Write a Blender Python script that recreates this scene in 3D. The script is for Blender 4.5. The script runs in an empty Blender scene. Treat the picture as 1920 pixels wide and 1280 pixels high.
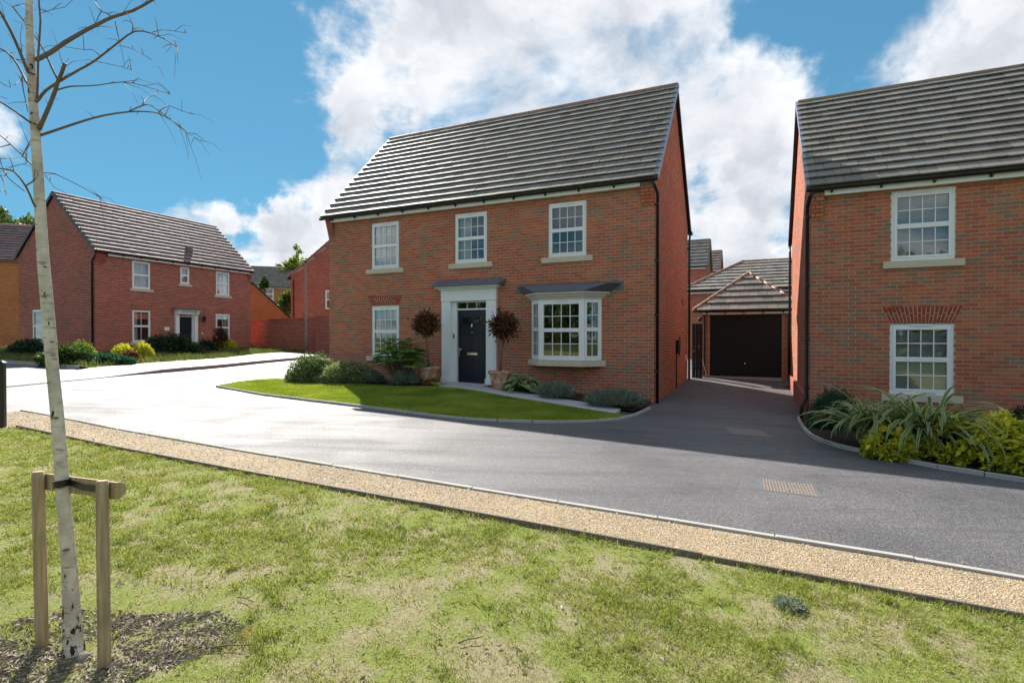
import bpy, bmesh, math, random
import numpy as np
from mathutils import Vector, Matrix, Euler
random.seed(7); RNG = np.random.default_rng(11)
SC = bpy.context.scene; COL = SC.collection
# ------------------------------------------------------------------ camera
F_PX, HZ, EYE = 998.0, 630.7, 1.552              # focal length and horizon row in 1920x1280 photo pixels
PITCH = math.atan((640 - HZ) / F_PX)
cd = bpy.data.cameras.new('camera'); cam = bpy.data.objects.new('camera', cd); COL.objects.link(cam)
cd.sensor_width = 36.0; cd.lens = 36.0 * F_PX / 1920; cd.clip_start = 0.05; cd.clip_end = 2000
cam.location = (0, 0, EYE); cam.rotation_euler = (math.pi / 2 - PITCH, 0, 0); SC.camera = cam
SC.render.resolution_x, SC.render.resolution_y = 1024, 682
# ------------------------------------------------------------------ light
SUN_AZ, SUN_EL = math.radians(-25), math.radians(37)      # azimuth from +Y, positive to the right
SKY_STRENGTH, EXPOSURE = 0.15, 2.3
SC.view_settings.view_transform = 'Standard'; SC.view_settings.look = 'None'
SC.view_settings.exposure = EXPOSURE; SC.view_settings.gamma = 1.0; SC.view_settings.use_curve_mapping = False
SC.cycles.max_bounces = 8; SC.cycles.transparent_max_bounces = 12; SC.cycles.use_denoising = True
SC.cycles.sample_clamp_indirect = 6.0; SC.cycles.caustics_reflective = False; SC.cycles.caustics_refractive = False
sd = bpy.data.lights.new('sun', 'SUN'); sd.energy = 2.0; sd.angle = math.radians(0.55); sd.color = (1.0, 0.95, 0.87)
sun = bpy.data.objects.new('sun', sd); COL.objects.link(sun)
sv = Vector((math.sin(SUN_AZ) * math.cos(SUN_EL), math.cos(SUN_AZ) * math.cos(SUN_EL), math.sin(SUN_EL)))
sun.rotation_euler = sv.to_track_quat('Z', 'Y').to_euler(); sun.location = sv * 60

def N(nt, typ, **kw):
    n = nt.nodes.new('ShaderNode' + typ)
    ins = kw.pop('ins', {})
    for k, v in kw.items(): setattr(n, k, v)
    for k, v in ins.items():
        s = n.inputs[k]
        if isinstance(v, bpy.types.NodeSocket): nt.links.new(v, s)
        else: s.default_value = v
    return n
def math_(nt, op, a, b=0.0, c=None, clamp=False):
    ins = {0: a, 1: b}
    if c is not None: ins[2] = c
    return N(nt, 'Math', operation=op, use_clamp=clamp, ins=ins).outputs[0]
def ramp(nt, fac, stops, interp='LINEAR'):
    r = N(nt, 'ValToRGB', ins={0: fac}); e = r.color_ramp; e.interpolation = interp
    while len(e.elements) < len(stops): e.elements.new(0.5)
    for el, (p, c) in zip(e.elements, stops): el.position = p; el.color = (*c, 1)
    return r.outputs[0]
def mixc(nt, f, a, b, blend='MIX'):
    m = N(nt, 'Mix', data_type='RGBA', blend_type=blend)
    for k, v in ((0, f), (6, a), (7, b)):
        if isinstance(v, bpy.types.NodeSocket): nt.links.new(v, m.inputs[k])
        else: m.inputs[k].default_value = v if k == 0 else (*v, 1)
    return m.outputs[2]
def smooth(nt, v, lo, hi, a=0.0, b=1.0):
    return N(nt, 'MapRange', interpolation_type='SMOOTHSTEP', ins={0: v, 1: lo, 2: hi, 3: a, 4: b}).outputs[0]

w = bpy.data.worlds.new('World'); SC.world = w; w.use_nodes = True; nt = w.node_tree; nt.nodes.clear()
sky = N(nt, 'TexSky', sky_type='NISHITA', sun_disc=False, sun_elevation=SUN_EL, sun_rotation=SUN_AZ,
        altitude=50, air_density=1.0, dust_density=0.0, ozone_density=3.5)
def wdir(px, py):
    x, y = (px - 960) / F_PX, (640 - py) / F_PX; c, s = math.cos(PITCH), math.sin(PITCH)
    return Vector((x, c + y * s, -s + y * c)).normalized()
geo = N(nt, 'TexCoord').outputs['Generated']
dn = N(nt, 'VectorMath', operation='NORMALIZE', ins={0: geo}).outputs[0]
sep = N(nt, 'SeparateXYZ', ins={0: dn})
zc = math_(nt, 'ADD', math_(nt, 'MAXIMUM', sep.outputs[2], 0.0), 0.22)
pv = N(nt, 'CombineXYZ', ins={0: math_(nt, 'DIVIDE', sep.outputs[0], zc), 1: math_(nt, 'DIVIDE', sep.outputs[1], zc), 2: 0.35}).outputs[0]
n1 = N(nt, 'TexNoise', ins={'Vector': pv, 'Scale': 1.9, 'Detail': 11.0, 'Roughness': 0.60, 'Distortion': 0.35}).outputs[0]
pv2 = N(nt, 'VectorMath', operation='ADD', ins={0: pv, 1: (0.10, -0.16, 0.0)}).outputs[0]
n2 = N(nt, 'TexNoise', ins={'Vector': pv2, 'Scale': 1.9, 'Detail': 9.0, 'Roughness': 0.55, 'Distortion': 0.35}).outputs[0]
# the cumulus banks of the day: centre direction, half-angle, weight; warped so that outlines stay ragged
wn = N(nt, 'TexNoise', ins={'Vector': dn, 'Scale': 5.5, 'Detail': 6.0, 'Roughness': 0.6}).outputs['Color']
wv_ = N(nt, 'VectorMath', operation='SUBTRACT', ins={0: wn, 1: (.5, .5, .5)}).outputs[0]
wv_ = N(nt, 'VectorMath', operation='SCALE', ins={0: wv_, 'Scale': 0.34}).outputs[0]
dw = N(nt, 'VectorMath', operation='NORMALIZE', ins={0: N(nt, 'VectorMath', operation='ADD', ins={0: dn, 1: wv_}).outputs[0]}).outputs[0]
blobs = [((1010, 40), 0.30, 0.20), ((760, 90), 0.16, 0.14), ((1330, 230), 0.17, 0.15), ((600, 200), 0.13, 0.22), ((430, 395), 0.13, 0.24), ((580, 400), 0.12, 0.24), ((1470, 240), 0.13, 0.12), ((1260, 120), 0.09, -0.10), ((860, 130), 0.08, -0.10),
         ((1400, 415), 0.13, 0.26), ((1800, 130), 0.20, 0.26), ((60, 215), 0.17, 0.42), ((1430, 500), 0.07, 0.2), ((290, 70), 0.34, -0.34), ((400, 200), 0.20, -0.16), ((250, 320), 0.22, -0.26),
         ((1570, 40), 0.18, -0.26), ((530, 310), 0.12, -0.22), ((1330, 345), 0.08, -0.20), ((20, 40), 0.18, -0.24), ((700, 160), 0.07, -0.16), ((60, 370), 0.15, -.26), ((1470, 480), .06, -.1)]
bias = None
for (px, py), ang, wt in blobs:
    c = wdir(px, py)
    d = N(nt, 'VectorMath', operation='DOT_PRODUCT', ins={0: dw, 1: tuple(c)}).outputs['Value']
    b = smooth(nt, d, math.cos(ang), 1.0, 0.0, wt)
    bias = b if bias is None else math_(nt, 'ADD', bias, b)
dens = math_(nt, 'ADD', n1, bias)
mask = smooth(nt, dens, 0.37, 0.66)
n3 = N(nt, 'TexNoise', ins={'Vector': dw, 'Scale': 7.0, 'Detail': 8.0, 'Roughness': 0.6}).outputs[0]
thick = math_(nt, 'SUBTRACT', n1, n2)
shade = smooth(nt, math_(nt, 'ADD', math_(nt, 'ADD', math_(nt, 'MULTIPLY', thick, -1.3), math_(nt, 'MULTIPLY', smooth(nt, dens, 0.55, 0.95), 0.35)), math_(nt, 'MULTIPLY', math_(nt, 'SUBTRACT', n3, .5), 1.1)), -0.32, 0.55)
ccol = mixc(nt, shade, (1.52, 1.52, 1.54), (0.86, 0.89, 0.97))
skyg = N(nt, 'Gamma', ins={0: sky.outputs[0], 1: 0.42}).outputs[0]
skyc = mixc(nt, 1.0, skyg, (0.135, 0.315, 0.41), 'MULTIPLY')
fin = mixc(nt, math_(nt, 'MULTIPLY', mask, 0.93), skyc, ccol)
bg = N(nt, 'Background', ins={0: fin, 1: SKY_STRENGTH})
wo = N(nt, 'OutputWorld'); nt.links.new(bg.outputs[0], wo.inputs[0])

# ------------------------------------------------------------------ ground height and photo rays
def H(X, Y):
    X0, Y0 = max(-36., min(24., X)), max(-6., min(48., Y))
    return (-.023 * X0 + .0115 * Y0 - .066 + .13 * math.exp(-((X + 1.1) ** 2 + (Y - 14) ** 2) / 12.)
            - .1 * math.exp(-((X - 7) ** 2 + (Y - 10.2) ** 2) / 10) + .13 * math.exp(-((X - 7) ** 2 + (Y - 19) ** 2) / 14))
def HN(X, Y):
    X0, Y0 = np.clip(X, -36, 24), np.clip(Y, -6, 48)
    return (-.023 * X0 + .0115 * Y0 - .066 + .13 * np.exp(-((X + 1.1) ** 2 + (Y - 14) ** 2) / 12.)
            - .1 * np.exp(-((X - 7) ** 2 + (Y - 10.2) ** 2) / 10) + .13 * np.exp(-((X - 7) ** 2 + (Y - 19) ** 2) / 14))
def ray(px, py):
    x, y = (px - 960) / F_PX, (640 - py) / F_PX; c, s = math.cos(PITCH), math.sin(PITCH)
    return Vector((x, c + y * s, -s + y * c))
def at_depth(px, py, Y):
    d = ray(px, py); return Vector((0, 0, EYE)) + d * (Y / d.y)
def G(px, py):                                    # where a photo pixel meets the ground
    d = ray(px, py); t = 8.
    for _ in range(60):
        p = d * t; t = .5 * t + .5 * min(max((H(p.x, p.y) - EYE) / d.z, .5), 300)
    return (d.x * t, d.y * t)
HA = math.radians(-24.79)                         # the street's house fronts
UX, UY = Vector((math.cos(HA), math.sin(HA), 0)), Vector((-math.sin(HA), math.cos(HA), 0))

# ------------------------------------------------------------------ materials
MATS = {}
def new_mat(name):
    m = bpy.data.materials.new(name); m.use_nodes = True; n = m.node_tree; n.nodes.clear()
    o = N(n, 'OutputMaterial'); MATS[name] = m
    return m, n, o
def pbsdf(n, o, col, rough, spec=0.5, bump=None, bstr=0.3, bdist=0.01, **kw):
    p = N(n, 'BsdfPrincipled')
    for k, v in (('Base Color', col), ('Roughness', rough), ('Specular IOR Level', spec)):
        if isinstance(v, bpy.types.NodeSocket): n.links.new(v, p.inputs[k])
        else: p.inputs[k].default_value = (*v, 1) if isinstance(v, tuple) else v
    for k, v in kw.items(): p.inputs[k].default_value = v
    if bump is not None:
        b = N(n, 'Bump', ins={'Height': bump, 'Strength': bstr, 'Distance': bdist}); n.links.new(b.outputs[0], p.inputs['Normal'])
    n.links.new(p.outputs[0], o.inputs[0]); return p
def pos(n): return N(n, 'NewGeometry').outputs['Position']
def noise(n, scale, detail=3.0, rough=0.55, vec=None, out=0):
    return N(n, 'TexNoise', ins={'Vector': vec if vec is not None else pos(n), 'Scale': scale, 'Detail': detail, 'Roughness': rough}).outputs[out]
def rnd(n): return N(n, 'Attribute', attribute_name='rnd').outputs['Fac']

def plain(name, col, rough=0.5, spec=0.5, var=0.12, scale=6.0, bstr=0.0, bscale=60., metallic=0.0):
    m, n, o = new_mat(name)
    f = noise(n, scale, 4.0)
    c = mixc(n, f, tuple(x * (1 - var) for x in col), tuple(min(1, x * (1 + var)) for x in col))
    p = pbsdf(n, o, c, rough, spec, noise(n, bscale, 3.0) if bstr else None, bstr, 0.004)
    p.inputs['Metallic'].default_value = metallic
    return m
def brick_mat(name, pal, dark, dark_amt):
    m, n, o = new_mat(name); r = rnd(n)
    stops = [(i / len(pal), c) for i, c in enumerate(pal)]
    base = ramp(n, r, stops, 'CONSTANT')
    # kiln-reduced grey drags across some bricks
    r2 = math_(n, 'FRACT', math_(n, 'MULTIPLY', r, 37.7))
    nz = noise(n, 9.0, 3.0)
    dm = smooth(n, math_(n, 'ADD', math_(n, 'MULTIPLY', nz, 0.9), math_(n, 'SUBTRACT', r2, 1.0 - dark_amt)), 0.42, 0.62)
    c = mixc(n, dm, base, dark)
    fine = noise(n, 90.0, 4.0, 0.7)
    c = mixc(n, math_(n, 'MULTIPLY', smooth(n, fine, 0.4, 0.85), 0.22), c, (0.42, 0.27, 0.18))
    c = mixc(n, 1.0, c, ramp(n, noise(n, 0.6, 2.0), [(0.3, (0.88, 0.88, 0.88)), (0.7, (1.08, 1.06, 1.04))]), 'MULTIPLY')
    pbsdf(n, o, c, 0.85, 0.3, fine, 0.5, 0.003)
    return m
brick_mat('brick_multi', [(.49, .14, .073), (.43, .115, .06), (.51, .165, .08), (.39, .115, .072), (.47, .18, .092), (.45, .13, .068), (.39, .14, .085), (.52, .155, .078)], (.25, .175, .125), 0.24)
brick_mat('brick_red', [(.42, .105, .072), (.37, .09, .062), (.46, .125, .085), (.34, .085, .062), (.41, .115, .075)], (.22, .10, .08), 0.2)
brick_mat('brick_orange', [(.50, .20, .07), (.47, .18, .065), (.53, .22, .08), (.45, .18, .07)], (.35, .15, .07), 0.1)
brick_mat('brick_arch', [(.33, .06, .035), (.30, .05, .03), (.36, .07, .04)], (.2, .05, .035), 0.1)
plain('mortar', (.56, .45, .34), 0.95, 0.2, 0.2, 3.0, 0.3, 120)
plain('mortar_red', (.66, .49, .39), 0.95, 0.2, 0.2, 3.0, 0.3, 120)
plain('mortar_orange', (.46, .27, .13), 0.95, 0.2, 0.15, 3.0)
def tile_mat(name, cols, rough, spec):
    m, n, o = new_mat(name); r = rnd(n)
    c = ramp(n, r, [(i / len(cols), x) for i, x in enumerate(cols)])
    f = noise(n, 26.0, 5.0, 0.7)
    c = mixc(n, math_(n, 'MULTIPLY', smooth(n, f, 0.45, 0.75), 0.4), c, tuple(min(1, x * 1.7) for x in cols[0]))
    c = mixc(n, smooth(n, noise(n, 1.3, 4.0), 0.62, 0.8, 0, 0.35), c, (.10, .10, .045))
    ro = math_(n, 'ADD', rough - 0.08, math_(n, 'MULTIPLY', noise(n, 40.0, 2.0), 0.2))
    pbsdf(n, o, c, ro, spec, noise(n, 130.0, 3.0), 0.35, 0.003)
    return m
tile_mat('tile_grey', [(.165, .148, .125), (.245, .22, .19), (.14, .128, .115), (.255, .215, .175), (.20, .187, .172)], 0.62, 0.28)
tile_mat('tile_brown', [(.20, .14, .13), (.25, .17, .155), (.17, .125, .12)], 0.66, 0.22)
tile_mat('ridge_red', [(.34, .17, .12), (.38, .20, .145), (.30, .15, .11)], 0.6, 0.4)
tile_mat('ridge_brown', [(.22, .15, .11), (.26, .17, .12), (.19, .15, .09)], 0.6, 0.4)
plain('white_plastic', (.86, .87, .88), 0.35, 0.5, 0.02)
plain('white_paint', (.85, .86, .86), 0.5, 0.5, 0.03, 3.0)
plain('cream_paint', (.66, .62, .55), 0.5, 0.4, 0.04)
plain('lead', (.115, .13, .155), 0.55, 0.5, 0.2, 4.0, 0.3, 14)
plain('black_plastic', (.012, .012, .013), 0.35, 0.5, 0.1)
plain('verge_plastic', (.17, .19, .25), 0.4, 0.5, 0.08)
plain('garage_black', (.007, .007, .009), 0.55, 0.35, 0.2, 3.0)
plain('navy_paint', (.012, .014, .026), 0.35, 0.5, 0.15, 5.0, 0.06, 200)
plain('chrome', (.75, .76, .78), 0.22, 0.5, 0.03, metallic=1.0)
plain('grey_box', (.25, .25, .26), 0.5)
plain('sill_stone', (.62, .53, .41), 0.85, 0.3, 0.12, 8.0, 0.3, 90)
plain('interior', (.36, .33, .29), 0.9, 0.2)
plain('curtain', (.72, .71, .74), 0.9, 0.1, 0.05)
plain('blind', (.78, .77, .78), 0.6, 0.3, 0.05)
plain('warm_wood', (.25, .13, .06), 0.5, 0.4, 0.2)
plain('red_enamel', (.5, .03, .06), 0.4)
plain('sign_white', (.85, .85, .85), 0.4, 0.5, 0.02)
plain('pink_wall', (.55, .2, .17), 0.7)
plain('steel_post', (.16, .17, .14), 0.5, 0.5, 0.1)
plain('concrete', (.41, .39, .36), 0.9, 0.3, 0.16, 5.0, 0.4, 80)
plain('kerb_grey', (.27, .24, .23), 0.85, 0.3, 0.16, 5.0, 0.4, 80)
plain('paving_stone', (.47, .46, .45), 0.7, 0.4, 0.14, 5.0, 0.2, 60)
plain('manhole_steel', (.31, .235, .19), 0.6, 0.5, 0.3, 14.0, 0.3, 60)
plain('soil', (.035, .026, .019), 0.95, 0.2, 0.5, 14.0, 0.9, 40)
plain('stone', (.22, .20, .18), 0.9, 0.2, 0.2, 12.0)
def wood_mat(name, c1, c2):
    m, n, o = new_mat(name)
    mp = N(n, 'Mapping', ins={'Vector': pos(n), 'Scale': (55, 55, 3.2)}).outputs[0]
    g = noise(n, 1.0, 5.0, 0.6, mp)
    c = ramp(n, g, [(0.3, c1), (0.7, c2)])
    c = mixc(n, smooth(n, noise(n, 5.0, 3.0), 0.55, 0.75, 0, .5), c, (.20, .19, .10))
    pbsdf(n, o, c, 0.8, 0.3, g, 0.5, 0.004); return m
wood_mat('stake_wood', (.27, .19, .115), (.50, .39, .25))
wood_mat('board_wood', (.12, .10, .075), (.25, .21, .16))
def terracotta():
    m, n, o = new_mat('terracotta'); p = pos(n)
    c = mixc(n, smooth(n, noise(n, 7.0, 5.0), 0.4, 0.65), (.42, .17, .09), (.55, .40, .30))
    pbsdf(n, o, c, 0.85, 0.3, noise(n, 60.0), 0.2, 0.004)
terracotta()
def birch():
    m, n, o = new_mat('birch_bark'); p = pos(n)
    mp = N(n, 'Mapping', ins={'Vector': p, 'Scale': (14, 14, 60)}).outputs[0]
    band = noise(n, 1.0, 4.0, 0.6, mp)
    c = mixc(n, smooth(n, noise(n, 12.0, 4.0), 0.35, 0.7), (.46, .41, .35), (.66, .61, .54))
    c = mixc(n, smooth(n, band, 0.54, 0.68, 0, 0.75), c, (.20, .15, .11))
    z = N(n, 'SeparateXYZ', ins={0: p}).outputs[2]
    mp2 = N(n, 'Mapping', ins={'Vector': p, 'Scale': (34, 34, 15)}).outputs[0]
    blk = math_(n, 'ADD', noise(n, 1.0, 3.0, 0.6, mp2), smooth(n, z, 0.7, 0.0, 0.0, 0.17))
    c = mixc(n, smooth(n, blk, 0.655, 0.70), c, (.03, .027, .025))
    pbsdf(n, o, c, 0.75, 0.35, band, 0.5, 0.004)
birch()
plain('branch_bark', (.16, .115, .095), 0.75, 0.3, 0.3, 20)
plain('trunk_bark', (.16, .12, .085), 0.85, 0.2, 0.3, 20, 0.5, 60)
def leaf_mat(name, cols, rough=0.5, trans=0.35, spec=0.4):
    m, n, o = new_mat(name); r = rnd(n)
    c = ramp(n, r, [(i / max(1, len(cols) - 1), x) for i, x in enumerate(cols)])
    p = N(n, 'BsdfPrincipled', ins={'Base Color': c, 'Roughness': rough, 'Specular IOR Level': spec})
    t = N(n, 'BsdfTranslucent', ins={0: mixc(n, 1.0, c, (1.15, 1.15, .7), 'MULTIPLY')})
    mx = N(n, 'MixShader', ins={0: trans}); n.links.new(p.outputs[0], mx.inputs[1]); n.links.new(t.outputs[0], mx.inputs[2])
    n.links.new(mx.outputs[0], o.inputs[0]); return m
leaf_mat('grass_blade', [(.085, .13, .02), (.18, .235, .04), (.29, .34, .07), (.38, .39, .13), (.50, .43, .28), (.38, .30, .19)], 0.6, 0.4, 0.2)
leaf_mat('lawn_blade', [(.15, .23, .025), (.23, .31, .035), (.31, .38, .05), (.40, .42, .10)], 0.6, 0.4, 0.2)
leaf_mat('leaf_green', [(.03, .07, .015), (.06, .12, .025), (.10, .17, .04)])
leaf_mat('leaf_dark', [(.012, .035, .016), (.025, .06, .025), (.045, .09, .035)])
leaf_mat('leaf_juniper', [(.02, .07, .045), (.035, .11, .07), (.07, .16, .095)])
leaf_mat('leaf_variegated', [(.08, .13, .04), (.14, .20, .07), (.24, .29, .13), (.55, .55, .38)])
leaf_mat('leaf_lavender', [(.15, .18, .13), (.24, .28, .22), (.33, .38, .32)], 0.7, 0.2)
leaf_mat('leaf_yellow', [(.30, .34, .02), (.52, .52, .03), (.70, .66, .05), (.80, .76, .16)])
leaf_mat('leaf_lime', [(.14, .22, .03), (.24, .32, .04), (.34, .40, .07)])
leaf_mat('leaf_bronze', [(.06, .025, .016), (.13, .045, .022), (.20, .085, .03), (.09, .075, .025)])
leaf_mat('leaf_hosta', [(.10, .23, .05), (.16, .30, .07), (.60, .62, .42)], 0.4)
leaf_mat('leaf_fatsia', [(.07, .18, .025), (.12, .26, .035), (.18, .33, .05)], 0.35)
leaf_mat('leaf_phormium', [(.09, .17, .06), (.14, .22, .08), (.42, .46, .20), (.60, .60, .32)], 0.45)
leaf_mat('leaf_tree', [(.04, .075, .018), (.07, .115, .025), (.11, .16, .035), (.16, .20, .05)])
leaf_mat('tall_grass', [(.08, .12, .03), (.14, .16, .05), (.30, .24, .13)], 0.6)
leaf_mat('mulch_chip', [(.13, .105, .085), (.27, .23, .18), (.46, .40, .33), (.20, .155, .12)], 0.9, 0.0, 0.1)
leaf_mat('pebble', [(.34, .245, .14), (.43, .33, .205), (.28, .21, .14), (.60, .52, .40), (.19, .155, .115)], 0.8, 0.0, 0.2)
def glass_mat(name, f0, tint):
    m, n, o = new_mat(name)
    t = N(n, 'BsdfTransparent', ins={0: (*tint, 1)}); g = N(n, 'BsdfGlossy', ins={0: (1, 1, 1, 1), 1: 0.02})
    lw = N(n, 'LayerWeight', ins={0: 0.35}).outputs['Fresnel']
    fac = math_(n, 'ADD', f0, math_(n, 'MULTIPLY', lw, 0.8), clamp=True)
    mx = N(n, 'MixShader', ins={0: fac}); n.links.new(t.outputs[0], mx.inputs[1]); n.links.new(g.outputs[0], mx.inputs[2])
    n.links.new(mx.outputs[0], o.inputs[0])
glass_mat('glass', 0.035, (.93, .95, .94))
def asphalt(name, r0, r1, spec, k=1.0):
    m, n, o = new_mat(name); p = pos(n)
    agg = N(n, 'TexVoronoi', ins={'Vector': p, 'Scale': 150.0}); ac = agg.outputs['Color']
    sepc = N(n, 'SeparateColor', ins={0: ac}).outputs[0]
    c = ramp(n, sepc, [(0.0, (.050 * k, .050 * k, .055 * k)), (0.55, (.085 * k, .084 * k, .088 * k)), (0.88, (.14 * k, .135 * k, .135 * k)), (1.0, (.22 * k, .215 * k, .21 * k))])
    c = mixc(n, 1.0, c, ramp(n, noise(n, 0.45, 6.0, 0.65), [(0.3, (.72, .72, .75)), (0.7, (1.28, 1.25, 1.22))]), 'MULTIPLY')
    mp = N(n, 'Mapping', ins={'Vector': p, 'Rotation': (0, 0, .42), 'Scale': (.35, 2.6, 1)}).outputs[0]     # wheel tracks along the lane
    tr = noise(n, 1.0, 4.0, 0.6, mp)
    c = mixc(n, smooth(n, tr, .52, .70, 0, .35), c, (.05, .05, .055))
    c = mixc(n, smooth(n, noise(n, 3.4, 5.0, .7), .62, .72, 0, .5), c, (.045, .042, .040))
    damp = smooth(n, math_(n, 'ADD', math_(n, 'MULTIPLY', noise(n, 0.9, 5.0), .6), math_(n, 'MULTIPLY', tr, .4)), 0.40, 0.60)
    ro = math_(n, 'ADD', r0, math_(n, 'MULTIPLY', damp, r1 - r0))
    pbsdf(n, o, c, ro, spec, agg.outputs['Distance'], 0.6, 0.006)
asphalt('asphalt', .38, .54, .34); asphalt('asphalt_drive', .48, .66, .23, 1.3)
def gravel():
    m, n, o = new_mat('gravel'); p = pos(n)
    v = N(n, 'TexVoronoi', ins={'Vector': p, 'Scale': 85.0}); s = N(n, 'SeparateColor', ins={0: v.outputs['Color']}).outputs[0]
    c = ramp(n, s, [(0.0, (.16, .115, .065)), (0.35, (.29, .21, .12)), (0.7, (.39, .295, .18)), (1.0, (.56, .47, .33))])
    c = mixc(n, smooth(n, noise(n, 1.6, 4.0), 0.40, 0.7, 0, .4), c, (.52, .38, .24))
    pbsdf(n, o, c, 0.85, 0.3, v.outputs['Distance'], 0.9, 0.01)
gravel()
def verge():
    m, n, o = new_mat('verge_soil')
    a = noise(n, 2.2, 6.0, 0.65); b = noise(n, 45.0, 5.0, 0.7)
    c = ramp(n, b, [(0.25, (.22, .165, .11)), (0.5, (.37, .30, .20)), (0.75, (.50, .42, .30))])
    g = ramp(n, b, [(0.25, (.13, .155, .03)), (0.6, (.25, .30, .065)), (0.8, (.40, .38, .16))])
    c = mixc(n, smooth(n, a, 0.40, 0.58, .25, 1.0), c, g)
    c = mixc(n, smooth(n, noise(n, 3.1, 4.0), 0.63, 0.72, 0, .6), c, (.32, .17, .055))
    pbsdf(n, o, c, 0.95, 0.15, noise(n, 120.0, 4.0, 0.8), 1.0, 0.012)
verge()
def turf(name, c1, c2):
    m, n, o = new_mat(name)
    c = mixc(n, noise(n, 60.0, 4.0, 0.7), c1, c2)
    c = mixc(n, smooth(n, noise(n, 1.2, 4.0), 0.55, 0.7, 0, .5), c, (.24, .20, .08))
    pbsdf(n, o, c, 0.95, 0.1, noise(n, 150.0, 3.0), 1.0, 0.01)
turf('turf', (.11, .16, .025), (.20, .25, .045)); turf('far_ground', (.07, .10, .03), (.12, .14, .05))

# ------------------------------------------------------------------ mesh helpers
class MB:
    def __init__(s): s.v, s.f, s.r = [], [], []
    def add(s, vs, fs, r=0.5):
        b = len(s.v); s.v += [tuple(x) for x in vs]; s.f += [tuple(b + i for i in f) for f in fs]; s.r += [r] * len(fs); return s
    def box(s, x0, x1, y0, y1, z0, z1, r=0.5):
        return s.add([(x0, y0, z0), (x1, y0, z0), (x1, y1, z0), (x0, y1, z0), (x0, y0, z1), (x1, y0, z1), (x1, y1, z1), (x0, y1, z1)],
                     [(0, 3, 2, 1), (4, 5, 6, 7), (0, 1, 5, 4), (1, 2, 6, 5), (2, 3, 7, 6), (3, 0, 4, 7)], r)
    def quad(s, a, b, c, d, r=0.5): return s.add([a, b, c, d], [(0, 1, 2, 3)], r)
    def prism(s, poly, z0, z1, r=0.5, mp=lambda x, y, z: (x, y, z)):   # 2-D outline, counter-clockwise, extruded
        n = len(poly)
        return s.add([mp(x, y, z0) for x, y in poly] + [mp(x, y, z1) for x, y in poly],
                     [tuple(range(n))[::-1], tuple(range(n, 2 * n))] + [(i, (i + 1) % n, n + (i + 1) % n, n + i) for i in range(n)], r)
    def tube(s, pts, rad, n=8, r=0.5, cap=True):
        pts = [Vector(p) for p in pts]; rad = rad if hasattr(rad, '__len__') else [rad] * len(pts); b = len(s.v); up = None
        for i, p in enumerate(pts):
            t = (pts[min(i + 1, len(pts) - 1)] - pts[max(i - 1, 0)]).normalized()
            if up is None: up = t.orthogonal().normalized()
            up = (up - t * up.dot(t)); up = up.normalized() if up.length > 1e-6 else t.orthogonal().normalized()
            sd_ = t.cross(up)
            for k in range(n):
                a = 2 * math.pi * k / n; s.v.append(tuple(p + (up * math.cos(a) + sd_ * math.sin(a)) * rad[i]))
        for i in range(len(pts) - 1):
            for k in range(n):
                s.f.append((b + i * n + k, b + i * n + (k + 1) % n, b + (i + 1) * n + (k + 1) % n, b + (i + 1) * n + k)); s.r.append(r)
        if cap:
            s.f += [tuple(b + k for k in range(n))[::-1], tuple(b + (len(pts) - 1) * n + k for k in range(n))]; s.r += [r, r]
        return s
    def lathe(s, prof, c=(0, 0, 0), n=24, r=0.5):
        b = len(s.v)
        for rr, z in prof:
            for k in range(n):
                a = 2 * math.pi * k / n; s.v.append((c[0] + rr * math.cos(a), c[1] + rr * math.sin(a), c[2] + z))
        for i in range(len(prof) - 1):
            for k in range(n): s.f.append((b + i * n + k, b + i * n + (k + 1) % n, b + (i + 1) * n + (k + 1) % n, b + (i + 1) * n + k)); s.r.append(r)
        return s
    def mesh(s, name, mat, smooth_=False):
        me = bpy.data.meshes.new(name); me.from_pydata(s.v, [], s.f)
        a = me.attributes.new('rnd', 'FLOAT', 'FACE'); a.data.foreach_set('value', s.r)
        if smooth_: me.polygons.foreach_set('use_smooth', [True] * len(me.polygons))
        me.materials.append(MATS[mat]); me.update(); return me
    def build(s, name, mat, parent=None, smooth_=False, bevel=0.0, loc=None, rotz=0.0):
        o = link(name, s.mesh(name, mat, smooth_), parent)
        if bevel:
            md = o.modifiers.new('bevel', 'BEVEL'); md.width = bevel; md.segments = 2; md.limit_method = 'ANGLE'
        if loc is not None: o.location = loc; o.rotation_euler = (0, 0, rotz)
        return o
def link(name, data, parent=None):
    o = bpy.data.objects.new(name, data); COL.objects.link(o)
    if parent is not None: o.parent = parent
    return o
def tag(o, label=None, cat=None, group=None, kind=None):
    for k, v in (('label', label), ('category', cat), ('group', group), ('kind', kind)):
        if v: o[k] = v
    return o
def thing(name, label, cat, loc=(0, 0, 0), rotz=0.0, group=None):
    o = link(name, None); o.location = loc; o.rotation_euler = (0, 0, rotz); o.empty_display_size = 0.2
    return tag(o, label, cat, group)
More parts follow.
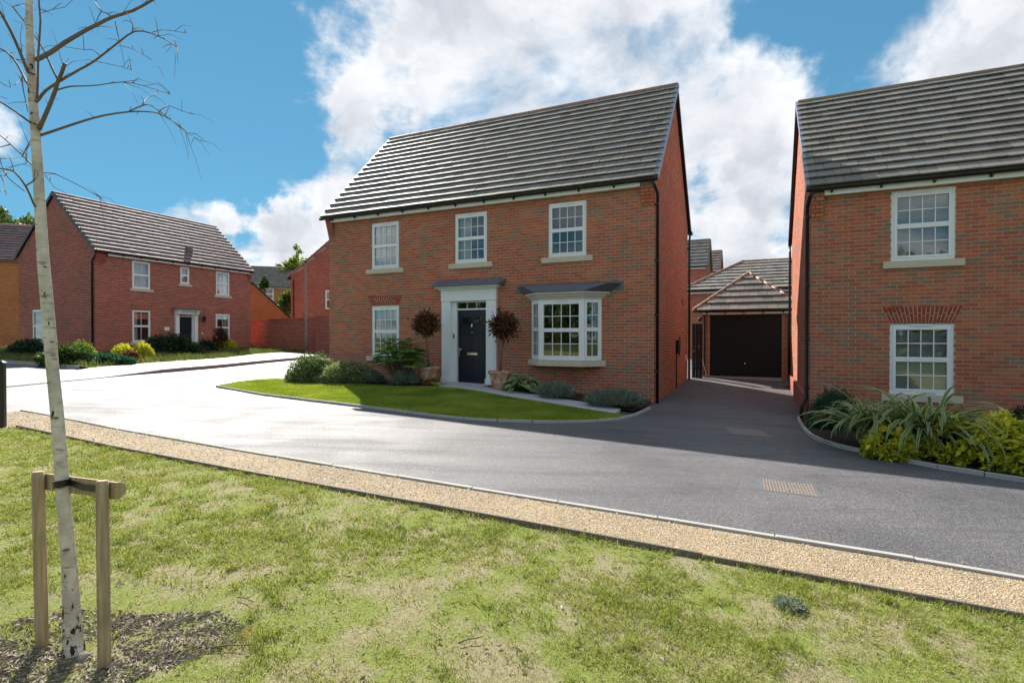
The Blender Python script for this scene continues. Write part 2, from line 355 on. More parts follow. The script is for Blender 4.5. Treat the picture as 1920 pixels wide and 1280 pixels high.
def np_mesh(name, V, faces_n, rn, mat, parent=None, sm=False):
    """V: (n_faces*faces_n, 3) unshared polygons, or (V, F array)"""
    me = bpy.data.meshes.new(name)
    if isinstance(V, tuple): V, Fc = V
    else: Fc = np.arange(len(V)).reshape(-1, faces_n)
    nf = len(Fc); me.vertices.add(len(V)); me.vertices.foreach_set('co', np.ascontiguousarray(V, dtype=np.float32).ravel())
    me.loops.add(nf * Fc.shape[1]); me.loops.foreach_set('vertex_index', np.ascontiguousarray(Fc, dtype=np.int32).ravel())
    me.polygons.add(nf); me.polygons.foreach_set('loop_start', np.arange(0, nf * Fc.shape[1], Fc.shape[1], dtype=np.int32))
    a = me.attributes.new('rnd', 'FLOAT', 'FACE'); a.data.foreach_set('value', np.ascontiguousarray(rn, dtype=np.float32))
    if sm: me.polygons.foreach_set('use_smooth', np.ones(nf, dtype=bool))
    me.materials.append(MATS[mat]); me.update(calc_edges=True); me.validate()
    return link(name, me, parent)
def vnoise(x, y, seed=0):                          # smooth value noise, numpy
    rg = np.random.default_rng(seed); T = rg.random((256, 256))
    xi, yi = np.floor(x).astype(int), np.floor(y).astype(int); fx, fy = x - xi, y - yi
    fx, fy = fx * fx * (3 - 2 * fx), fy * fy * (3 - 2 * fy); g = lambda a, b: T[a % 256, b % 256]
    return (g(xi, yi) * (1 - fx) + g(xi + 1, yi) * fx) * (1 - fy) + (g(xi, yi + 1) * (1 - fx) + g(xi + 1, yi + 1) * fx) * fy
def fbm(x, y, seed=0): return (vnoise(x, y, seed) + .5 * vnoise(x * 2.1, y * 2.1, seed + 1) + .25 * vnoise(x * 4.3, y * 4.3, seed + 2)) / 1.75
def inside(poly, X, Y):
    poly = np.asarray(poly); c = np.zeros(len(X), bool); j = len(poly) - 1
    for i in range(len(poly)):
        xi, yi = poly[i]; xj, yj = poly[j]
        c ^= ((yi > Y) != (yj > Y)) & (X < (xj - xi) * (Y - yi) / (yj - yi + 1e-12) + xi); j = i
    return c
# ------------------------------------------------------------------ ground sheets
def sheet(name, poly, dz, mat, step=0.6, kind='structure', label=None):
    bm = bmesh.new(); vs = [bm.verts.new((x, y, 0)) for x, y in poly]; bm.faces.new(vs)
    xs, ys = [p[0] for p in poly], [p[1] for p in poly]
    for ax, lo, hi in ((0, min(xs), max(xs)), (1, min(ys), max(ys))):
        k = math.floor(lo / step) + 1
        while k * step < hi:
            co = [0, 0, 0]; co[ax] = k * step; no = [0, 0, 0]; no[ax] = 1
            bmesh.ops.bisect_plane(bm, geom=bm.verts[:] + bm.edges[:] + bm.faces[:], plane_co=co, plane_no=no); k += 1
    for v in bm.verts: v.co.z = H(v.co.x, v.co.y) + (dz(v.co.x, v.co.y) if callable(dz) else dz)
    bmesh.ops.recalc_face_normals(bm, faces=bm.faces[:])
    me = bpy.data.meshes.new(name); bm.to_mesh(me); bm.free()
    if me.polygons and sum(p.normal.z for p in me.polygons) < 0: me.flip_normals()
    me.materials.append(MATS[mat]); o = link(name, me); return tag(o, label, None, None, kind)
def PX(*pts): return [G(a, b) for a, b in pts]
def resample(pl, step):
    pl = [Vector((*p[:2], 0)) for p in pl]; out = [pl[0]]; acc = 0.0
    for a, b in zip(pl, pl[1:]):
        d = (b - a).length; t = step - acc
        while t <= d: out.append(a.lerp(b, t / d)); t += step
        acc = (acc + d) % step
    return out
def kerb(name, pl, length, width, z0, z1, mat, piece, side=1, gap=0.008):
    root = link(name, None); tag(root, kind='structure'); root.empty_display_size = 0.2
    pts = resample(pl, length)
    for a, b in zip(pts, pts[1:]):
        d = (b - a).normalized(); nrm = Vector((-d.y, d.x, 0)) * side
        a2, b2 = a + d * gap / 2, b - d * gap / 2; q = [a2, b2, b2 + nrm * width, a2 + nrm * width]
        j = random.uniform(-.004, .004); mb = MB()
        zf = (lambda x, y: z1(x, y)) if callable(z1) else (lambda x, y: z1)
        lo = [(p.x, p.y, H(p.x, p.y) + z0) for p in q]; hi = [(p.x, p.y, H(p.x, p.y) + zf(p.x, p.y) + j) for p in q]
        fs = [(0, 3, 2, 1), (4, 5, 6, 7), (0, 1, 5, 4), (1, 2, 6, 5), (2, 3, 7, 6), (3, 0, 4, 7)]
        if side < 0: fs = [f[::-1] for f in fs]
        mb.add(lo + hi, fs); mb.build(piece, mat, root, bevel=0.006)
    return root
hx = lambda x, y=0.0: tuple((MO + UX * x + UY * y)[:2])
MO = Vector((-5.619, 16.368, 0))
big = []
for i in range(72):
    a = 2 * math.pi * i / 72; big.append((420 * math.cos(a), 420 * math.sin(a) + 60))
gb = sheet('ground', big, -0.4, 'far_ground', 12.0)

GT = PX((-420, 836), (-200, 800), (0, 776), (44.8, 770), (94, 778.6), (122.5, 784), (218.8, 804.2), (415.7, 838.8), (700, 886), (1028, 939), (1320, 986), (1570, 1027), (1807, 1064), (1920, 1085), (2300, 1150), (3000, 1270))
GBt = PX((-420, 860), (-200, 830), (0, 806), (33, 802.7), (94, 818), (122.5, 823.5), (251.6, 849.7), (420, 881.4), (700, 933.8), (900, 969), (1012, 991), (1153, 1017.5), (1320, 1049), (1507, 1080), (1632, 1108), (1920, 1163), (2300, 1232), (3000, 1360))
sheet('road', GT + [(16, 2.5), (18, 46), (-62, 46), (-62, 14)], 0.0, 'asphalt', 1.0)
sheet('private_drive', GT[4:] + [(16, 2.5), (18, 32), (4.6, 32)] + [hx(9.6, 6.5), hx(9.6, .3), hx(-.3, .3)] + PX((535, 709), (470, 715), (404, 724.5), (300, 736), (180, 749), (100, 760)), 0.004, 'asphalt_drive', 1.0)
sheet('gravel_path', GT + GBt[::-1], 0.008, 'gravel', 0.6)
VERGE = GBt + [(12, 0.5), (12, -9), (-30, -9), (-30, 6)]
sheet('grass_verge', VERGE, 0.012, 'verge_soil', 0.5)
kerb('path_edging', GT[3:], 0.915, 0.055, -0.05, 0.03, 'concrete', 'edging_stone', -1)
kerb('timber_edging', GBt[3:], 2.4, 0.024, -0.06, 0.05, 'board_wood', 'edging_board', -1, 0.003)
# front lawn, path and planting beds of the house
LE = PX((408, 726), (450, 733), (504, 742.5), (596, 753.5), (700, 766), (800, 779), (876, 787), (940, 791), (986, 792.5), (1040, 793), (1091, 792.2), (1125, 790.5), (1153, 788), (1172, 784.5), (1187, 780), (1205, 772), (1226, 761.5))
LAWN = LE[:-3] + PX((1165, 782), (1067, 766), (967, 750), (871, 733), (819, 728.3), (742, 727.5), (675, 723), (600, 719), (540, 716.5), (520, 710.5), (448, 719))
sheet('front_lawn', LAWN, 0.045, 'turf', 0.4)
kerb('lawn_edging', LE, 0.6, 0.05, -0.05, 0.05, 'concrete', 'edging_stone', -1)
BEDR = PX((885, 727), (933, 732), (995, 742.7), (1091, 758), (1187, 775.5), (1218, 765)) + [hx(9.72, .1), hx(5.5, .1), hx(5.5, -.25)]
sheet('planting_bed', BEDR, 0.055, 'soil', 0.4)
BEDL = PX((819, 728.3), (742, 727.5), (675, 723), (600, 719), (540, 716.5), (535, 709)) + [hx(-1.2, 1.0), hx(0.05, .1), hx(4.2, .1), hx(4.2, -.3)]
sheet('planting_bed', BEDL, 0.055, 'soil', 0.4)
GAP = PX((408, 726), (448, 719), (520, 710.5), (535, 709)) + [hx(-1.2, 1.0), hx(-1.2, 5.0), hx(-2.2, 5.0)]
sheet('soil_strip', GAP, 0.02, 'verge_soil', 0.6)
# slabs of the front path
pr = link('garden_path', None); tag(pr, kind='structure')
near = resample(PX((819, 728.3), (871, 733), (967, 750), (1067, 766), (1165, 782)), 0.62)
far_ = resample(PX((849, 722.8), (885, 727), (933, 732), (995, 742.7), (1091, 758), (1187, 776)), 0.62)
m_ = min(len(near), len(far_))
PSL = [(near[0], far_[0])] + [(near[i], far_[min(i, len(far_) - 1)]) for i in range(1, m_)]
for (a, b), (c, d) in zip(PSL, PSL[1:]):
    cen = (a + b + c + d) / 4; q = [p.lerp(cen, 0.012) for p in (a, c, d, b)]
    MB().add([(p.x, p.y, H(p.x, p.y) - .02) for p in q] + [(p.x, p.y, H(p.x, p.y) + .066) for p in q],
             [(0, 3, 2, 1), (4, 5, 6, 7), (0, 1, 5, 4), (1, 2, 6, 5), (2, 3, 7, 6), (3, 0, 4, 7)]).build('slab', 'paving_stone', pr, bevel=.004)
for x0, x1 in ((4.28, 4.98), (4.99, 5.68)):
    q = [Vector((*hx(x0, -.1), 0)), Vector((*hx(x0, -.62), 0)), Vector((*hx(x1, -.62), 0)), Vector((*hx(x1, -.1), 0))]
    MB().add([(p.x, p.y, H(p.x, p.y) - .02) for p in q] + [(p.x, p.y, H(p.x, p.y) + .07) for p in q],
             [(0, 3, 2, 1), (4, 5, 6, 7), (0, 1, 5, 4), (1, 2, 6, 5), (2, 3, 7, 6), (3, 0, 4, 7)]).build('slab', 'paving_stone', pr, bevel=.004)
# right-hand bed
RBK = PX((1494, 786), (1496, 791), (1504, 805), (1511, 813), (1521, 821), (1545, 832), (1576, 841), (1650, 858), (1760, 880), (1920, 905), (2200, 946))
RO = Vector((6.086, 10.867, 0)); rx = lambda x, y=0.0: tuple((RO + UX * x + UY * y)[:2])
sheet('planting_bed', RBK + [rx(9, -1.5), rx(9, .1), rx(.05, .1)], 0.045, 'soil', 0.5)
kerb('bed_edging', RBK, 0.45, 0.05, -0.05, 0.06, 'concrete', 'edging_stone', 1)
# far footway with its kerb, verge and drive
KL = PX((-150, 741), (0, 726), (120, 714.5), (245, 702.7), (282, 700), (400, 690), (500, 679.6), (554, 674.4), (616, 668), (660, 664.5))
PV = PX((-150, 724), (0, 711), (80, 704), (170, 695.5), (269, 686.7), (420, 675.8), (483, 667.5), (525, 664.5), (617, 662), (655, 661))
kz = lambda x, y: 0.012 + 0.1 * min(1, max(0, (y - 15.6) / 1.6))
sheet('footway', KL + PV[::-1], kz, 'asphalt', 0.8)
kerb('road_kerb', KL[1:], 0.915, 0.125, -0.05, lambda x, y: kz(x, y) + .006, 'kerb_grey', 'kerb_stone', -1)
LVG = PV[3:] + [(-9, 33.5), (-14.5, 33.6), (-24, 30), (-27, 23)] + PX((-60, 676), (0, 681), (81, 686), (130, 690.5))
sheet('left_verge', LVG, 0.11, 'turf', 0.8)
kerb('drive_edging', PX((0, 681), (81, 686), (130, 690.5), (168, 694.5)), 0.915, 0.05, -0.05, 0.12, 'concrete', 'edging_stone', 1)

# ------------------------------------------------------------------ house kit
BRK, BRH, CL, CH = 0.215, 0.065, 0.225, 0.075
def brick_variants(mat, n=24):
    out = []
    for i in range(n):
        mb = MB(); mb.box(0, BRK, 0, .03, 0, BRH, (i + .5) / n); out.append(mb.mesh('brick', mat))
    return out
class House:
    def __init__(s, root, brick, mortar):
        s.root, s.bm, s.mm = root, brick, mortar; s.full, s.cut, s.mort = [], MB(), MB()
        s.M = Matrix.Translation(root.location) @ Matrix.Rotation(root.rotation_euler.z, 4, 'Z')
    def panel(s, o, u, W, z0, z1, openings=(), top=None, single=True, edge=0.0):
        """brick face from o along u; inward is u x up turned; top(x) gives the gable slope"""
        u = Vector(u); inn = Vector((0, 0, 1)).cross(u); o = Vector(o)
        P = Matrix.Translation(o) @ Matrix(((u.x, inn.x, 0, 0), (u.y, inn.y, 0, 0), (0, 0, 1, 0), (0, 0, 0, 1)))
        k0 = int(math.floor(z0 / CH)); k1 = int(math.ceil((max(top(x) for x in np.linspace(0, W, 41)) if top else z1) / CH))
        for k in range(k0, k1):
            z = k * CH; x = -CL / 2 if k % 2 else 0.0; iv = []
            while x < W - .02:
                iv.append((max(x, edge), min(x + BRK, W))); x += CL
            for op in openings:
                if z + CH * .6 > op[2] and z + CH * .4 < op[3]:
                    nv = []
                    for a, b in iv:
                        if b <= op[0] or a >= op[1]: nv.append((a, b)); continue
                        if a < op[0] - .02: nv.append((a, op[0]))
                        if b > op[1] + .02: nv.append((op[1], b))
                    iv = nv
            for a, b in iv:
                if b - a < .02: continue
                if top:
                    zt = z + BRH
                    while b - a > .03 and min(top(a), top(b)) < zt:
                        if top(a) < top(b): a += .012
                        else: b -= .012
                    if b - a < .03: continue
                j = random.uniform(-.0015, .0015); r = random.random()
                if single and abs(b - a - BRK) < 1e-4: s.full.append((P @ Matrix.Translation((a, j, z)), r))
                else:
                    q = [P @ Vector(c) for c in ((a, j, z), (b, j, z), (b, .03, z), (a, .03, z), (a, j, z + BRH), (b, j, z + BRH), (b, .03, z + BRH), (a, .03, z + BRH))]
                    s.cut.add(q, [(4, 5, 6, 7), (0, 1, 5, 4), (1, 2, 6, 5), (3, 0, 4, 7), (0, 3, 2, 1)], r)
        # mortar sheet with openings and reveals
        xs = sorted({edge, W} | {v for op in openings for v in op[:2]}); zs = sorted({z0, z1} | {v for op in openings for v in op[2:4]})
        T = lambda x, y, z: tuple(P @ Vector((x, y, z)))
        if top:
            pts = [(edge, z0), (W, z0)] + [(x, top(x)) for x in np.linspace(W, edge, 21)]
            s.mort.add([T(x, .004, z) for x, z in pts], [tuple(range(len(pts)))])
        else:
            for a, b in zip(xs, xs[1:]):
                for c, d in zip(zs, zs[1:]):
                    if any(a >= op[0] - 1e-6 and b <= op[1] + 1e-6 and c >= op[2] - 1e-6 and d <= op[3] + 1e-6 for op in openings): continue
                    s.mort.quad(T(a, .004, c), T(b, .004, c), T(b, .004, d), T(a, .004, d))
            for a, b, c, d in [op[:4] for op in openings]:
                for q in (((a, c), (a, d)), ((b, d), (b, c)), ((a, d), (b, d)), ((b, c), (a, c))):
                    (xa, za), (xb, zb) = q
                    s.mort.quad(T(xa, .004, za), T(xa, .14, za), T(xb, .14, zb), T(xb, .004, zb))
    def finish(s, singles=300):
        wall = s.mort.build('wall', s.mm, s.root)
        def key(fr):
            p = s.M @ fr[0] @ Vector((.1, 0, .03)); c, sn = math.cos(PITCH), math.sin(PITCH); q = p - Vector((0, 0, EYE))
            f = q.y * c - q.z * sn
            if f < .5: return 1e9
            px, py = 960 + F_PX * q.x / f, 640 - F_PX * (q.y * sn + q.z * c) / f
            return q.length + (1e4 if not (4 < px < 1905 and 4 < py < 1276) else 0)
        s.full.sort(key=key)
        if singles:
            var = brick_variants(s.bm)
            for m, r in s.full[:singles]:
                o = link('brick', var[int(r * 23.99)], wall); o.matrix_local = m
        for m, r in s.full[singles:]:
            q = [m @ Vector(c) for c in ((0, 0, 0), (BRK, 0, 0), (BRK, .03, 0), (0, .03, 0), (0, 0, BRH), (BRK, 0, BRH), (BRK, .03, BRH), (0, .03, BRH))]
            s.cut.add(q, [(4, 5, 6, 7), (0, 1, 5, 4), (1, 2, 6, 5), (3, 0, 4, 7), (0, 3, 2, 1)], r)
        b = s.cut.build('brickwork', s.bm, s.root); tag(b, kind='stuff')
        return wall
def window(root, x0, x1, z0, z1, y=0.03, cols=4, rows=2, sill=None, vent=True, extra=None, mat='white_plastic', fw=.055, sashes=2, frame_fn=None):
    mb = MB(); d = .075; R = lambda a, b, c, e, y0, y1: mb.box(a, b, y + y0, y + y1, c, e)
    R(x0, x0 + fw, z0, z1, 0, d); R(x1 - fw, x1, z0, z1, 0, d); R(x0 + fw, x1 - fw, z1 - fw - (.03 if vent else 0), z1, .002, d); R(x0 + fw, x1 - fw, z0, z0 + fw, .002, d)
    zt = z1 - fw - (.03 if vent else 0); zb = z0 + fw; panes = []
    cuts = [zb, (zb + zt) / 2, zt] if sashes == 2 else [zb, zt]
    for c, e in zip(cuts, cuts[1:]):
        a, b = x0 + fw, x1 - fw; sw = .046
        R(a, a + sw, c, e, -.012, .05); R(b - sw, b, c, e, -.012, .05); R(a + sw, b - sw, e - sw, e, -.010, .05); R(a + sw, b - sw, c, c + sw, -.010, .05)
        ga, gb2, gc, ge = a + sw, b - sw, c + sw, e - sw; bw = .018
        xs = [ga + (gb2 - ga) * i / cols for i in range(cols + 1)]; zs = [gc + (ge - gc) * i / rows for i in range(rows + 1)]
        for xx in xs[1:-1]: R(xx - bw / 2, xx + bw / 2, gc, ge, .006, .04)
        for zz in zs[1:-1]: R(ga, gb2, zz - bw / 2, zz + bw / 2, .008, .038)
        for i in range(cols):
            for k in range(rows):
                panes.append((xs[i] + (bw / 2 if i else 0), xs[i + 1] - (bw / 2 if i < cols - 1 else 0), zs[k] + (bw / 2 if k else 0), zs[k + 1] - (bw / 2 if k < rows - 1 else 0)))
    o = mb.build('window', mat, root, bevel=.004)
    for a, b, c, e in panes: MB().box(a - .002, b + .002, y + .022, y + .026, c - .002, e + .002).build('pane', 'glass', o)
    if vent:
        xc = (x0 + x1) / 2; MB().box(xc - .17, xc + .17, y - .022, y + .002, z1 - .062, z1 - .03).build('vent', mat, o, bevel=.008)
    if sill:
        MB().box(x0 - sill, x1 + sill, -.045, .09, z0 - .14, z0 - .004).build('sill', 'sill_stone', o, bevel=.006)
    if extra == 'blind':
        m2 = MB(); zz = z1 - .12
        while zz > z0 + .08: m2.add([(x0 + .06, y + .10, zz), (x1 - .06, y + .10, zz), (x1 - .06, y + .118, zz + .017), (x0 + .06, y + .118, zz + .017)], [(0, 1, 2, 3)]); zz -= .024
        m2.box(x0 + .06, x1 - .06, y + .09, y + .14, z1 - .1, z1 - .06)
        tag(m2.build('blind', 'blind', o), kind='stuff')
    if extra and extra.startswith('curtain'):
        spans = {'curtain': ((0, .28), (.72, 1)), 'curtain_full': ((0, 1),), 'curtain_left': ((0, .4),), 'curtain_right': ((.45, 1),)}[extra]
        for a, b in spans:
            m2 = MB(); n = 26; w_ = x1 - x0; vs = []
            for i in range(n + 1):
                xx = x0 + w_ * (a + (b - a) * i / n); yy = y + .17 + .025 * math.sin(i * 1.35) + random.uniform(-.004, .004)
                vs += [(xx, yy, z0 - .05), (xx, yy, z1)]
            m2.add(vs, [(2 * i, 2 * i + 2, 2 * i + 3, 2 * i + 1) for i in range(n)]); m2.build('curtain', 'curtain', o, True)
    if extra == 'rollerblind': MB().box(x0 + .05, x1 - .05, y + .11, y + .114, z1 - .42, z1 - .03).build('blind', 'blind', o)
    return o
def flat_arch(root, x0, x1, z0, h=.3, n=15, sp=.14, y=-.004):
    W = x1 - x0; MB().add([(x0 - .0, -.001, z0), (x1, -.001, z0), (x1 + sp, -.001, z0 + h), (x0 - sp, -.001, z0 + h)], [(0, 1, 2, 3)]).build('arch_mortar', 'mortar', root)
    for i in range(n):
        t0, t1 = (i + .10) / n, (i + .90) / n
        for lv in range(2):
            s0 = (0 if lv == 0 else (.42 if i % 2 else .62)); s1 = ((.42 if i % 2 else .62) - .035 if lv == 0 else 1)
            f = lambda t, s: (x0 - sp * s + (W + 2 * sp * s) * t, z0 + h * s)
            q = [f(t0, s0), f(t1, s0), f(t1, s1), f(t0, s1)]
            m = MB(); m.add([(x, y, z) for x, z in q] + [(x, .03, z) for x, z in q], [(0, 1, 2, 3), (0, 4, 5, 1), (1, 5, 6, 2), (2, 6, 7, 3), (3, 7, 4, 0)], random.random())
            m.build('arch_brick', 'brick_arch', root)
def tile_mesh_np(w_, g, step=.05):
    return [(-w_ / 2 + .003, 0, step), (w_ / 2 - .003, 0, step), (w_ / 2 - .003, g + .03, .0), (-w_ / 2 + .003, g + .03, .0),
            (-w_ / 2 + .003, 0, step + .03), (w_ / 2 - .003, 0, step + .03), (w_ / 2 - .003, g + .03, .03), (-w_ / 2 + .003, g + .03, .03)]
TF = [(4, 5, 6, 7), (0, 1, 5, 4), (1, 2, 6, 5), (3, 0, 4, 7), (0, 3, 2, 1)]
def roof_slope(roof, root, xa, xb, E, Rg, rows, tw, mat, singles, cutf=None, keep=None, ys=1):
    """tiles on the slope from eave point E=(y,z) to ridge Rg=(y,z) between xa and xb"""
    dy, dz = Rg[0] - E[0], Rg[1] - E[1]; L = math.hypot(dy, dz); g = L / rows
    S = Vector((0, dy / L, dz / L)); X = Vector((1, 0, 0)) * ys; Nn = X.cross(S); tiles = []
    Mh = Matrix.Translation(root.location) @ Matrix.Rotation(root.rotation_euler.z, 4, 'Z')
    for k in range(rows):
        off = (k % 2) * tw / 2
        x = xa - off
        while x < xb - .02:
            a, b = max(x, xa), min(x + tw, xb)
            if cutf:
                lo, hi = cutf(k / rows, (k + 1) / rows); a, b = max(a, lo), min(b, hi)
            x += tw
            if b - a < .03: continue
            org = Vector(((a + b) / 2, E[0], E[1])) + S * (k * g - (.03 if k == 0 else 0)) + Nn * random.uniform(-.002, .003)
            m = Matrix(((X.x, S.x, Nn.x, org.x), (X.y, S.y, Nn.y, org.y), (X.z, S.z, Nn.z, org.z), (0, 0, 0, 1))) @ Matrix.Rotation(random.gauss(0, .006), 4, 'Z') @ Matrix.Rotation(random.gauss(0, .006), 4, 'X')
            tiles.append((m, b - a, random.random(), b - a > tw - .01))
    tiles.sort(key=lambda t: (not t[3], (Mh @ t[0].translation).length))
    var = []
    if singles:
        for i in range(16): mb = MB(); mb.add(tile_mesh_np(tw, g), TF, (i + .5) / 16); var.append(mb.mesh('roof_tile', mat))
    rest = MB()
    for i, (m, wd, r, full) in enumerate(tiles):
        if full and i < singles:
            o = link('roof_tile', var[int(r * 15.99)], roof); o.matrix_local = m
        else: rest.add([tuple(m @ Vector(c)) for c in tile_mesh_np(wd, g)], TF, r)
    if rest.v: tag(rest.build('tiling', mat, root), kind='stuff')
    return S, Nn, g
def roof_frame(root, W, D, E, Rg, mat, ovx=.1):
    """closed slab under the tiles, both slopes"""
    mb = MB(); t = .05; yb = 2 * Rg[0] - E[0]; xa, xb = -ovx, W + ovx
    pts = [(E[0], E[1]), (Rg[0], Rg[1]), (yb, E[1]), (yb, E[1] - t), (Rg[0], Rg[1] - t * 1.4), (E[0], E[1] - t)]
    vs = [(xa, y, z) for y, z in pts] + [(xb, y, z) for y, z in pts]
    mb.add(vs, [(0, 1, 7, 6), (1, 2, 8, 7), (2, 3, 9, 8), (3, 4, 10, 9), (4, 5, 11, 10), (5, 0, 6, 11), (0, 5, 4, 1), (1, 4, 3, 2), (6, 7, 10, 11), (7, 8, 9, 10)], .4)
    return mb.build('roof', mat, root)
def ridge_tiles(roof, xa, xb, y, z, mat, L=.45, r=.115):
    n = max(1, round((xb - xa) / L)); st = (xb - xa) / n; me = []
    for v in range(5):
        mb = MB(); prof = [(math.cos(a) * r, math.sin(a) * r * .85) for a in np.linspace(-.15, math.pi + .15, 9)]
        for k in range(8):
            (ya, za), (yb, zb) = prof[k], prof[k + 1]
            mb.quad((0, ya, za), (st - .012, ya, za), (st - .012, yb, zb), (0, yb, zb), v / 5 + .1)
        mb.add([(0, *p) for p in prof], [tuple(range(9))], v / 5 + .1); mb.add([(st - .012, *p) for p in prof], [tuple(range(9))[::-1]], v / 5 + .1)
        me.append(mb.mesh('ridge_tile', mat))
    for i in range(n): o = link('ridge_tile', random.choice(me), roof); o.location = (xa + i * st, y, z - .055 + random.uniform(-.003, .003))
def eaves(root, xa, xb, y, z, fz, gx=None, br=0.85):
    """fascia, soffit, gutter with brackets along the front eave"""
    fb = MB().box(xa, xb, y + .055, y + .075, fz, z - .01).build('fascia', 'white_plastic', root)
    MB().box(xa, xb, y + .076, .01, fz + .012, fz + .022).build('soffit', 'white_plastic', root)
    ga, gb2 = gx or (xa, xb); mb = MB(); n = 9; r = .058
    prof = [(y - .005 - r + r * -math.cos(a) * 1.0, z - .035 - r * math.sin(a)) for a in np.linspace(0, math.pi, n)]
    prof = [(y - .002 - math.cos(a) * r, z - .028 - math.sin(a) * r) for a in np.linspace(0, math.pi, n)]
    vs = [(ga, *p) for p in prof] + [(gb2, *p) for p in prof]
    mb.add(vs, [(i, i + 1, n + i + 1, n + i) for i in range(n - 1)] + [tuple(range(n)), tuple(range(n, 2 * n))[::-1]])
    g = mb.build('gutter', 'black_plastic', root, False)
    x = ga + .45
    bm_ = MB().box(-.02, .02, y - .065, y + .056, z - .105, z - .085).box(-.02, .02, y + .03, y + .054, z - .13, z - .03).mesh('bracket', 'black_plastic')
    while x < gb2 - .2: o = link('bracket', bm_, g); o.location = (x, 0, 0); x += br
    return g
def downpipe(root, pts, r=.034, clips=()):
    o = MB().tube(pts, r, 10).build('downpipe', 'black_plastic', root, True)
    for x, y, z in clips: MB().box(x - .05, x + .05, y - .045, y + .045, z - .02, z + .02).build('pipe_clip', 'black_plastic', o, bevel=.004)
    return o
def corbel(root, xa, xb, z0, n, y1, mat, side):
    mb = MB()
    for k in range(n):
        yo = y1 * (k + 1) / n; z = z0 + k * CH; sp = xa + (xb - xa) * (.34 if k % 2 else .66)
        mb.box(xa, sp - .005, yo, .02, z, z + BRH, random.random()); mb.box(sp + .005, xb, yo, .02, z, z + BRH, random.random())
        mb.box(xa + .004, xb - .004, yo + .007, .018, z + BRH, z + CH, .5)
    return mb.build('corbel', mat, root)
def verge_caps(roof, x, E, Rg, rows, mat, w_=.055):
    dy, dz = Rg[0] - E[0], Rg[1] - E[1]; L = math.hypot(dy, dz); g = L / rows; S = Vector((0, dy / L, dz / L)); Nn = Vector((0, -dz / L, dy / L))
    me = MB().add([(-w_, 0, -.07), (w_, 0, -.07), (w_, g + .02, -.09), (-w_, g + .02, -.09), (-w_, 0, .068), (w_, 0, .068), (w_, g + .02, .04), (-w_, g + .02, .04)],
                  [(4, 5, 6, 7), (0, 1, 5, 4), (1, 2, 6, 5), (3, 0, 4, 7), (0, 3, 2, 1), (2, 3, 7, 6)]).mesh('verge_cap', mat)
    for k in range(rows):
        o = link('verge_cap', me, roof); org = Vector((x, E[0], E[1])) + S * k * g
        o.matrix_local = Matrix(((1, S.x, Nn.x, org.x), (0, S.y, Nn.y, org.y), (0, S.z, Nn.z, org.z), (0, 0, 0, 1)))
def lead_canopy(root, name, poly_low, poly_top, z0, z1, mat, bot=None):
    n = len(poly_low); mb = MB()
    mb.add([(x, y, z0) for x, y in poly_low] + [(x, y, z1) for x, y in poly_top], [tuple(range(n))[::-1], tuple(range(n, 2 * n))] + [(i, (i + 1) % n, n + (i + 1) % n, n + i) for i in range(n)])
    return mb.build(name, mat, root)
def shell(root, W, D, z0, zt, mat='interior', floors=()):
    """side and rear walls, floors: closes the house"""
    mb = MB(); mb.box(.06, W - .06, D - .1, D - .01, z0, zt)
    for z in floors: mb.box(.05, W - .05, .18, D - .12, z, z + .2)
    mb.box(W * .36, W * .36 + .1, .2, D - .12, z0, zt); mb.box(W * .62, W * .62 + .1, .2, D - .12, z0, zt)
    return mb.build('interior', mat, root)
# ------------------------------------------------------------------ the main house
def gable_top(E, Rg, off=.05):
    sl = (Rg[1] - E[1]) / (Rg[0] - E[0])
    return lambda y: E[1] - off + sl * ((y if y < Rg[0] else 2 * Rg[0] - y) - E[0])
def solid(root, name, mat, boxes, bevel=.004, smooth_=False):
    mb = MB()
    for b in boxes: mb.box(*b)
    return mb.build(name, mat, root, smooth_, bevel)
W, D = 9.79, 6.4; E, RG = (-.20, 5.16), (3.2, 8.66)
house = thing('detached_house', 'large central multi-brick house with navy front door and white bay window', 'house', MO, HA)
h = House(house, 'brick_multi', 'mortar')
OPS = [(1.63, 2.62, 3.525, 4.875), (4.47, 5.46, 3.525, 4.875), (7.185, 8.175, 3.525, 4.875), (1.63, 2.62, .975, 2.45), (4.36, 5.52, .15, 2.55), (6.86, 8.44, .97, 2.47)]
h.panel((0, 0, 0), (1, 0, 0), W, -.3, 5.1, OPS)
gt = gable_top(E, RG)
h.panel((W, 0, 0), (0, 1, 0), D, -.3, 5.1, (), gt, True, .031)
h.panel((0, D, 0), (0, -1, 0), D - .031, -.3, 5.1, (), lambda x: gt(D - x), False)
wall = h.finish(300)
tag(solid(house, 'interior', 'interior', [(.06, W - .06, D - .1, D - .01, -.2, 5.1), (.05, W - .05, .18, D - .12, 2.78, 2.98), (.05, W - .05, .18, D - .12, .05, .25), (3.4, 3.5, .2, D - .12, -.2, 5.1), (6.2, 6.3, .2, D - .12, -.2, 5.1), (.05, W - .05, .18, D - .12, 5.0, 5.04)]))
roof = roof_frame(house, W, D, E, RG, 'tile_grey', .07)
roof_slope(roof, house, -.11, W + .05, E, RG, 16, .298, 'tile_grey', 300)
ridge_tiles(roof, -.12, W + .1, RG[0], RG[1] + .03, 'ridge_red', .45)
verge_caps(roof, W + .07, E, RG, 16, 'verge_plastic'); verge_caps(roof, -.125, E, RG, 16, 'lead', .02)
